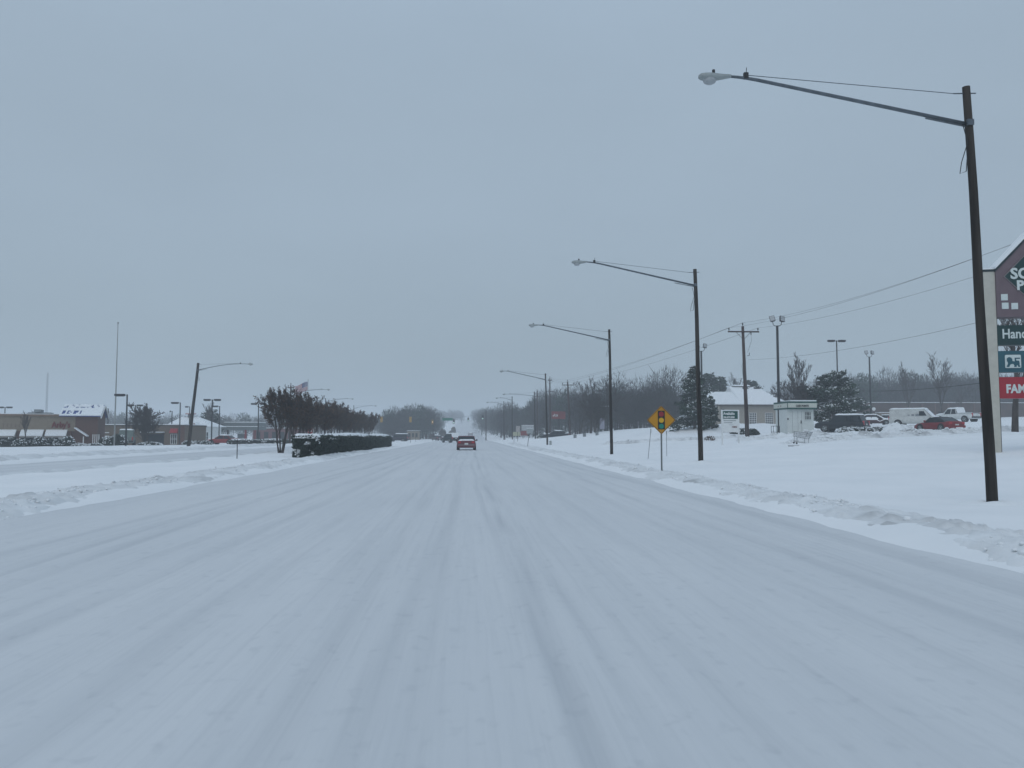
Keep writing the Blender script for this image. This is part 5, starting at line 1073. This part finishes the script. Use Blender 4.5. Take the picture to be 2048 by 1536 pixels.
# ---------------------------------------------------------------- vehicles
def paint(c, r=.45): return mat('car_paint', c, r, .12, 3, spec=.3)
TAIL = mat('tail_light_red', (.42, .03, .04), .3, .1, 4, emit=((.6, .03, .03), .02)); HEAD = mat('head_light', (.55, .57, .58), .25, .1, 4); CHROME = mat('chrome_trim', (.55, .57, .58), .25, .1, 4, metal=.7); PLATE = mat('number_plate', (.6, .62, .6), .6, .05, 4)
def ring_body(y, w, zl, zb, crown=.03):
    h = zb - zl
    return [Vector((x, y, z)) for x, z in ((-w * .90, zl), (-w * .985, zl + h * .22), (-w, zl + h * .55), (-w * .96, zl + h * .86), (-w * .84, zb), (-w * .4, zb + crown), (w * .4, zb + crown), (w * .84, zb), (w * .96, zl + h * .86), (w, zl + h * .55), (w * .985, zl + h * .22), (w * .90, zl))]
def car(label, p, rz, style, col, W=1.8, snow=(), cat='car', roofcol=None, L=None, cargo=False):
    t = thing({'sedan': 'sedan_car', 'coupe': 'coupe_car', 'suv': 'sport_utility_vehicle', 'van': 'cargo_van', 'pickup': 'pickup_truck'}[style], label, cat, p, rz)
    pm = paint(col); w_ = W / 2
    D = {'sedan': dict(L=4.7, low=.24, belt=.90, roof=1.42, hood=.84, trunk=.96, g=(-1.75, -1.05, .15, 1.05), wr=.32, wb=(-1.38, 1.38)),
         'coupe': dict(L=4.4, low=.24, belt=.88, roof=1.34, hood=.82, trunk=.92, g=(-1.75, -.75, .15, .95), wr=.33, wb=(-1.28, 1.30)),
         'suv': dict(L=4.8, low=.34, belt=1.08, roof=1.78, hood=1.06, trunk=1.08, g=(-2.30, -2.02, .35, 1.05), wr=.38, wb=(-1.42, 1.42)),
         'van': dict(L=5.4, low=.36, belt=1.18, roof=2.08, hood=1.12, trunk=1.18, g=(-2.66, -2.60, 1.15, 1.95), wr=.37, wb=(-1.65, 1.75)),
         'pickup': dict(L=5.5, low=.44, belt=1.16, roof=1.86, hood=1.12, trunk=1.16, g=(-.70, -.50, .75, 1.40), wr=.40, wb=(-1.75, 1.75))}[style]
    L = L or D['L']; h = L / 2; lo, bl, hd_, tk_ = D['low'], D['belt'], D['hood'], D['trunk']; g0, g1, g2, g3 = D['g']
    secs = [(-h, w_ * .86, lo + .12, tk_ - .16), (-h + .06, w_ * .93, lo + .04, tk_ - .05), (-h + .35, w_ * .985, lo, tk_), (g0, w_, lo, bl), (-.4, w_, lo, bl), (.5, w_, lo, bl), (g3, w_ * .995, lo, max(hd_ + .04, bl - .02)), (h - .9, w_ * .985, lo, hd_), (h - .30, w_ * .95, lo + .02, hd_ - .08), (h - .06, w_ * .88, lo + .06, hd_ - .18), (h, w_ * .80, lo + .14, hd_ - .28)]
    secs = [s for i, s in enumerate(secs) if i == 0 or s[0] > secs[i - 1][0] - .001]
    bd = MB(); bd.loft([ring_body(*s) for s in secs]); body = bd.build('body', pm, t, True)
    if style == 'pickup':
        MB().box((0, (-h + g0) / 2 + .02, bl - .08), (W * .80, (g0 + h) - .25, .30)).build('bed_opening', BLACK, body)
        MB().box((0, (-h + g0) / 2 + .02, bl + .03), (W * .78, (g0 + h) - .28, .12)).build('bed_snow', SNOWCAP, t)
        for s in (-1, 1): MB().box((s * w_ * .86, (-h + g0) / 2, bl + .05), (W * .08, (g0 + h) - .1, .12)).build('bed_rail', pm, body)
    # greenhouse
    rfz = D['roof']; tw = .80
    def ring(z, y0, y1, ww): 
        c = .12; return [Vector((x, y, z)) for x, y in ((-ww, y0 + c), (-ww + c, y0), (ww - c, y0), (ww, y0 + c), (ww, y1 - c * 1.5), (ww - c * 2, y1), (-ww + c * 2, y1), (-ww, y1 - c * 1.5))]
    def lerp(a, b, u): return a + (b - a) * u
    gl = MB(); lv = [(0, bl - .06), (.5, lerp(bl, rfz, .5)), (.86, lerp(bl, rfz, .86))]
    gl.loft([ring(z, lerp(g0, g1, u), lerp(g3, g2, u), w_ * lerp(.90, tw, u)) for u, z in lv]); gl.build('windows', GLASSD if not cargo else pm, t)
    rm = pm if roofcol is None else roofcol
    rf = MB(); rf.loft([ring(lerp(bl, rfz, .855), lerp(g0, g1, .86) - .02, lerp(g3, g2, .86) + .02, w_ * lerp(.90, tw, .86) + .015), ring(rfz - .05, g1, g2, w_ * tw), ring(rfz, g1 + .18, g2 - .22, w_ * tw * .82)]); rf.build('roof', rm, t, True)
    if cargo:
        b = MB(); u = .3
        b.add([(-w_ * .74, g3 - .26 + .12, bl + .02), (w_ * .74, g3 - .26 + .12, bl + .02), (w_ * .66, lerp(g3, g2, .84) + .05, lerp(bl, rfz, .84)), (-w_ * .66, lerp(g3, g2, .84) + .05, lerp(bl, rfz, .84))], [(0, 1, 2, 3)]); b.v = [(x, y + .16 if z < bl + .1 else y, z) for x, y, z in b.v]; b.build('windscreen', GLASSD, t)
        for s in (-1, 1):
            b = MB(); b.add([(s * w_ * .905, g3 - .55, bl + .05), (s * w_ * .905, g3 - 1.35, bl + .05), (s * w_ * .845, g3 - 1.35, bl + .58), (s * w_ * .845, g3 - .85, bl + .58)], [(0, 1, 2, 3)]); b.build('side_window', GLASSD, t)
            for q in range(3): MB().box((s * (w_ * .90 + .015), -.5 + q * .46, bl + .14), (.02, .22 + .08 * q, .12 + .07 * q)).build('side_lettering', GREYT, t)
    else:
        for s in (-1, 1):
            for (yb, yt) in ((g0 + .12, g1 + .12), ((g0 + g3) / 2 - .12, (g1 + g2) / 2), (g3 - .14, g2 - .10)) + (((g0 + .9, g1 + .75),) if style == 'suv' else ()):
                b = MB(); b.tube([(s * w_ * .915, yb, bl - .02), (s * w_ * (lerp(.90, tw, .9) + .012), lerp(yb, yt, .9), lerp(bl, rfz, .9))], .045, 4, False, .785); b.build('pillar', pm if roofcol is None else roofcol, t)
    for s in (-1, 1):
        MB().tube([(s * w_ * .95, g3 - .35, bl + .02), (s * (w_ + .09), g3 - .38, bl + .06)], [.04, .05], 6).build('mirror_arm', pm, t); MB().box((s * (w_ + .12), g3 - .40, bl + .09), (.16, .09, .14)).build('mirror', pm if style != 'sedan' else BLACK, t)
        tz = (lo + tk_) / 2 + .13; tw_ = .26 if style in ('sedan', 'coupe') else .14; thh = .17 if style in ('sedan', 'coupe') else .42
        MB().box((s * (w_ * .86 - tw_ / 2), -h + .045, tz + .06), (tw_, .14, thh)).build('tail_light', TAIL, t)
        MB().box((s * w_ * .66, h - .12, hd_ - .24), (.34, .22, .13)).build('headlight', HEAD, t)
        for y in D['wb']:
            r_ = D['wr']; MB().tube([(s * (w_ - .24), y, r_ + .03), (s * (w_ + .004), y, r_ + .03)], r_ + .07, 18).build('wheel_arch', BLACK, body)
            wh = MB(); wh.tube([(s * (w_ - .20), y, r_), (s * (w_ - .18), y, r_), (s * (w_ + .0), y, r_), (s * (w_ + .025), y, r_)], [r_ * .9, r_, r_, r_ * .92], 20); wo = wh.build('wheel', BLACK, t, False)
            rm_ = MB(); rm_.tube([(s * (w_ + .02), y, r_), (s * (w_ + .034), y, r_)], r_ * .22, 10)
            for k in range(5):
                a = k * 1.2566; rm_.box((s * (w_ + .03), y + math.cos(a) * r_ * .36, r_ + math.sin(a) * r_ * .36), (.012, r_ * .56, r_ * .17), rx=a)
            for k in range(16):
                a = k * .3927; rm_.box((s * (w_ + .03), y + math.cos(a) * r_ * .63, r_ + math.sin(a) * r_ * .63), (.012, r_ * .06, r_ * .26), rx=a)
            rm_.build('rim', ALU, wo)
    MB().box((0, -h - .01, lo + .22), (W * .90, .16, .20)).build('rear_bumper', pm if style not in ('suv', 'van', 'pickup') else DARKMETAL, t); MB().box((0, h - .05, lo + .18), (W * .84, .16, .20)).build('front_bumper', pm if style not in ('van', 'pickup') else DARKMETAL, t)
    MB().box((0, -h - .005, tk_ - .32), (.36, .04, .16)).build('number_plate', PLATE, t); MB().box((0, h - .03, hd_ - .34), (W * .42, .08, .12)).build('grille', DARKMETAL, t)
    if style == 'sedan': MB().box((0, -h - .095, lo + .29), (W * .86, .02, .045)).build('bumper_trim', CHROME, t)
    for what in snow:
        if what == 'roof':
            V, Fq = snow_sheet(-w_ * tw - .02, w_ * tw + .02, g1 - .05, g2 + .08, lambda X, Y: rfz + .10 + (fbm(X * 2, Y * 2, 5, 2) - .5) * .06, 14, 26, drop=.16)
        elif what == 'hood':
            V, Fq = snow_sheet(-w_ * .86, w_ * .86, g3 - .05, h - .22, lambda X, Y: hd_ + .13 + (fbm(X * 2, Y * 2, 6, 2) - .5) * .05 - np.clip(Y - (h - .9), 0, 1) * .12, 14, 18, drop=.16)
        elif what == 'trunk':
            V, Fq = snow_sheet(-w_ * .86, w_ * .86, -h + .1, g0 + .1, lambda X, Y: tk_ + .12 + (fbm(X * 2, Y * 2, 7, 2) - .5) * .05, 14, 12, drop=.14)
        elif what == 'glass':
            V, Fq = snow_sheet(-w_ * .84, w_ * .84, g2 - .12, g3 + .16, lambda X, Y: rfz + .05 - np.clip((Y - g2) / (g3 - g2), -.2, 1.1) * (rfz - bl - .02) * 1.0, 14, 14, drop=.10)
        elif what == 'rear':
            V, Fq = snow_sheet(-w_ * .84, w_ * .84, g0 - .12, g1 + .12, lambda X, Y: rfz + .06 - np.clip((g1 - Y) / (g1 - g0 + 1e-6), -.2, 1.1) * (rfz - bl - .02), 14, 14, drop=.10)
        elif what == 'full':
            def zfull(X, Y):
                top = np.interp(Y, [-h, g0 - .1, g1, g2, g3 + .1, h], [tk_ + .02, tk_ + .10, rfz + .10, rfz + .10, hd_ + .14, hd_ - .1])
                return top - np.clip(np.abs(X) - w_ * .64, 0, 1) * 2.0 * np.clip((top - bl) / .4, 0.12, 1)
            V, Fq = snow_sheet(-w_ * 1.03, w_ * 1.03, -h + .05, h - .1, zfull, 26, 60, drop=.12)
        link('snow_cap', npmesh('snow_cap', V, Fq, SNOWCAP, True), t)
    return t
RED1, RED2, DKB, WHT, NAVY, MAR, SIL = (.13, .028, .038), (.20, .018, .022), (.012, .017, .022), (.62, .64, .63), (.025, .025, .04), (.055, .022, .022), (.30, .31, .33)
SOFT = mat('black_soft_top', (.025, .027, .030), .8, .15, 4)
car('red sedan driving ahead in the middle of the snowy road', Vector((-.10, 79 + 2.3, .0)), 0, 'sedan', RED1, 1.86, ('trunk',))
car('dark sport utility vehicle ahead, left of the red sedan, turning', Vector((at(901, 160).x, 160, 0.02)), R(28), 'suv', DKB, 1.95, ('roof', 'rear'))
car('dark sport utility vehicle crossing the road beyond the end of the hedge', Vector((at(796, 176).x, 176, .0)), R(78), 'suv', NAVY, 1.9, ('roof', 'hood'), L=4.7)
car('snow roofed car just showing above the far end of the hedge', at(752, 140), R(80), 'sedan', SIL, 1.8, ('full',))
car('small dark distant car left of the turning vehicle', at(874, 215), R(20), 'sedan', MAR, 1.8, ('roof',))
car('far pale car climbing the hill road', at(941, 330), 0, 'sedan', SIL, 1.8, ('full',))
car('dark sport utility vehicle with snow on its roof parked behind the island shrubs', at(1684, 81), R(44), 'suv', DKB, 1.9, ('roof',), L=5.0)
car('snow covered dark red sedan between the dark sport utility vehicle and the white van', at(1750, 106), R(-112), 'sedan', MAR, 1.8, ('full',))
car('white cargo van with snowy windscreen behind the red coupe', at(1832, 90), R(-134), 'van', (.55, .56, .54), 2.0, ('roof', 'glass', 'hood'), 'van', cargo=True)
car('red coupe with black soft top parked before the white van', at(1878, 70), R(9), 'coupe', RED2, 1.78, (), roofcol=SOFT)
car('white pickup truck parked right of the white van', at(1915, 102), R(22), 'pickup', WHT, 2.0, ('roof', 'glass', 'hood', 'rear'), 'truck')
car('snow covered red car beside the low hedge left of the median trees', at(446, 124), R(80), 'sedan', (.26, .03, .03), 1.8, ('roof', 'hood', 'glass'))
car('pale snow covered van at the corner of the low brick building', at(254, 106), R(20), 'van', (.16, .20, .18), 1.9, ('roof', 'glass'), 'van', cargo=True)
car('dark snow topped car parked on the slope near the fourth street light', at(1112, 140), R(75), 'sedan', DKB, 1.8, ('roof', 'hood', 'trunk'))

# ---------------------------------------------------------------- falling-snow haze
hm = bpy.data.materials.new('haze'); hm.use_nodes = True; hn = hm.node_tree; hn.nodes.clear()
ho = hn.nodes.new('ShaderNodeOutputMaterial'); pv = hn.nodes.new('ShaderNodeVolumePrincipled')
pv.inputs['Color'].default_value = (.93, .965, 1.0, 1); pv.inputs['Density'].default_value = 0.0014; pv.inputs['Anisotropy'].default_value = 0.1
hn.links.new(pv.outputs[0], ho.inputs['Volume'])
hz = MB(); hz.box((50, 1145, 22.5), (3300, 2950, 55)); o = hz.build('haze', hm); tag(o, 'pale snowy haze that fades the distance', kind='stuff')
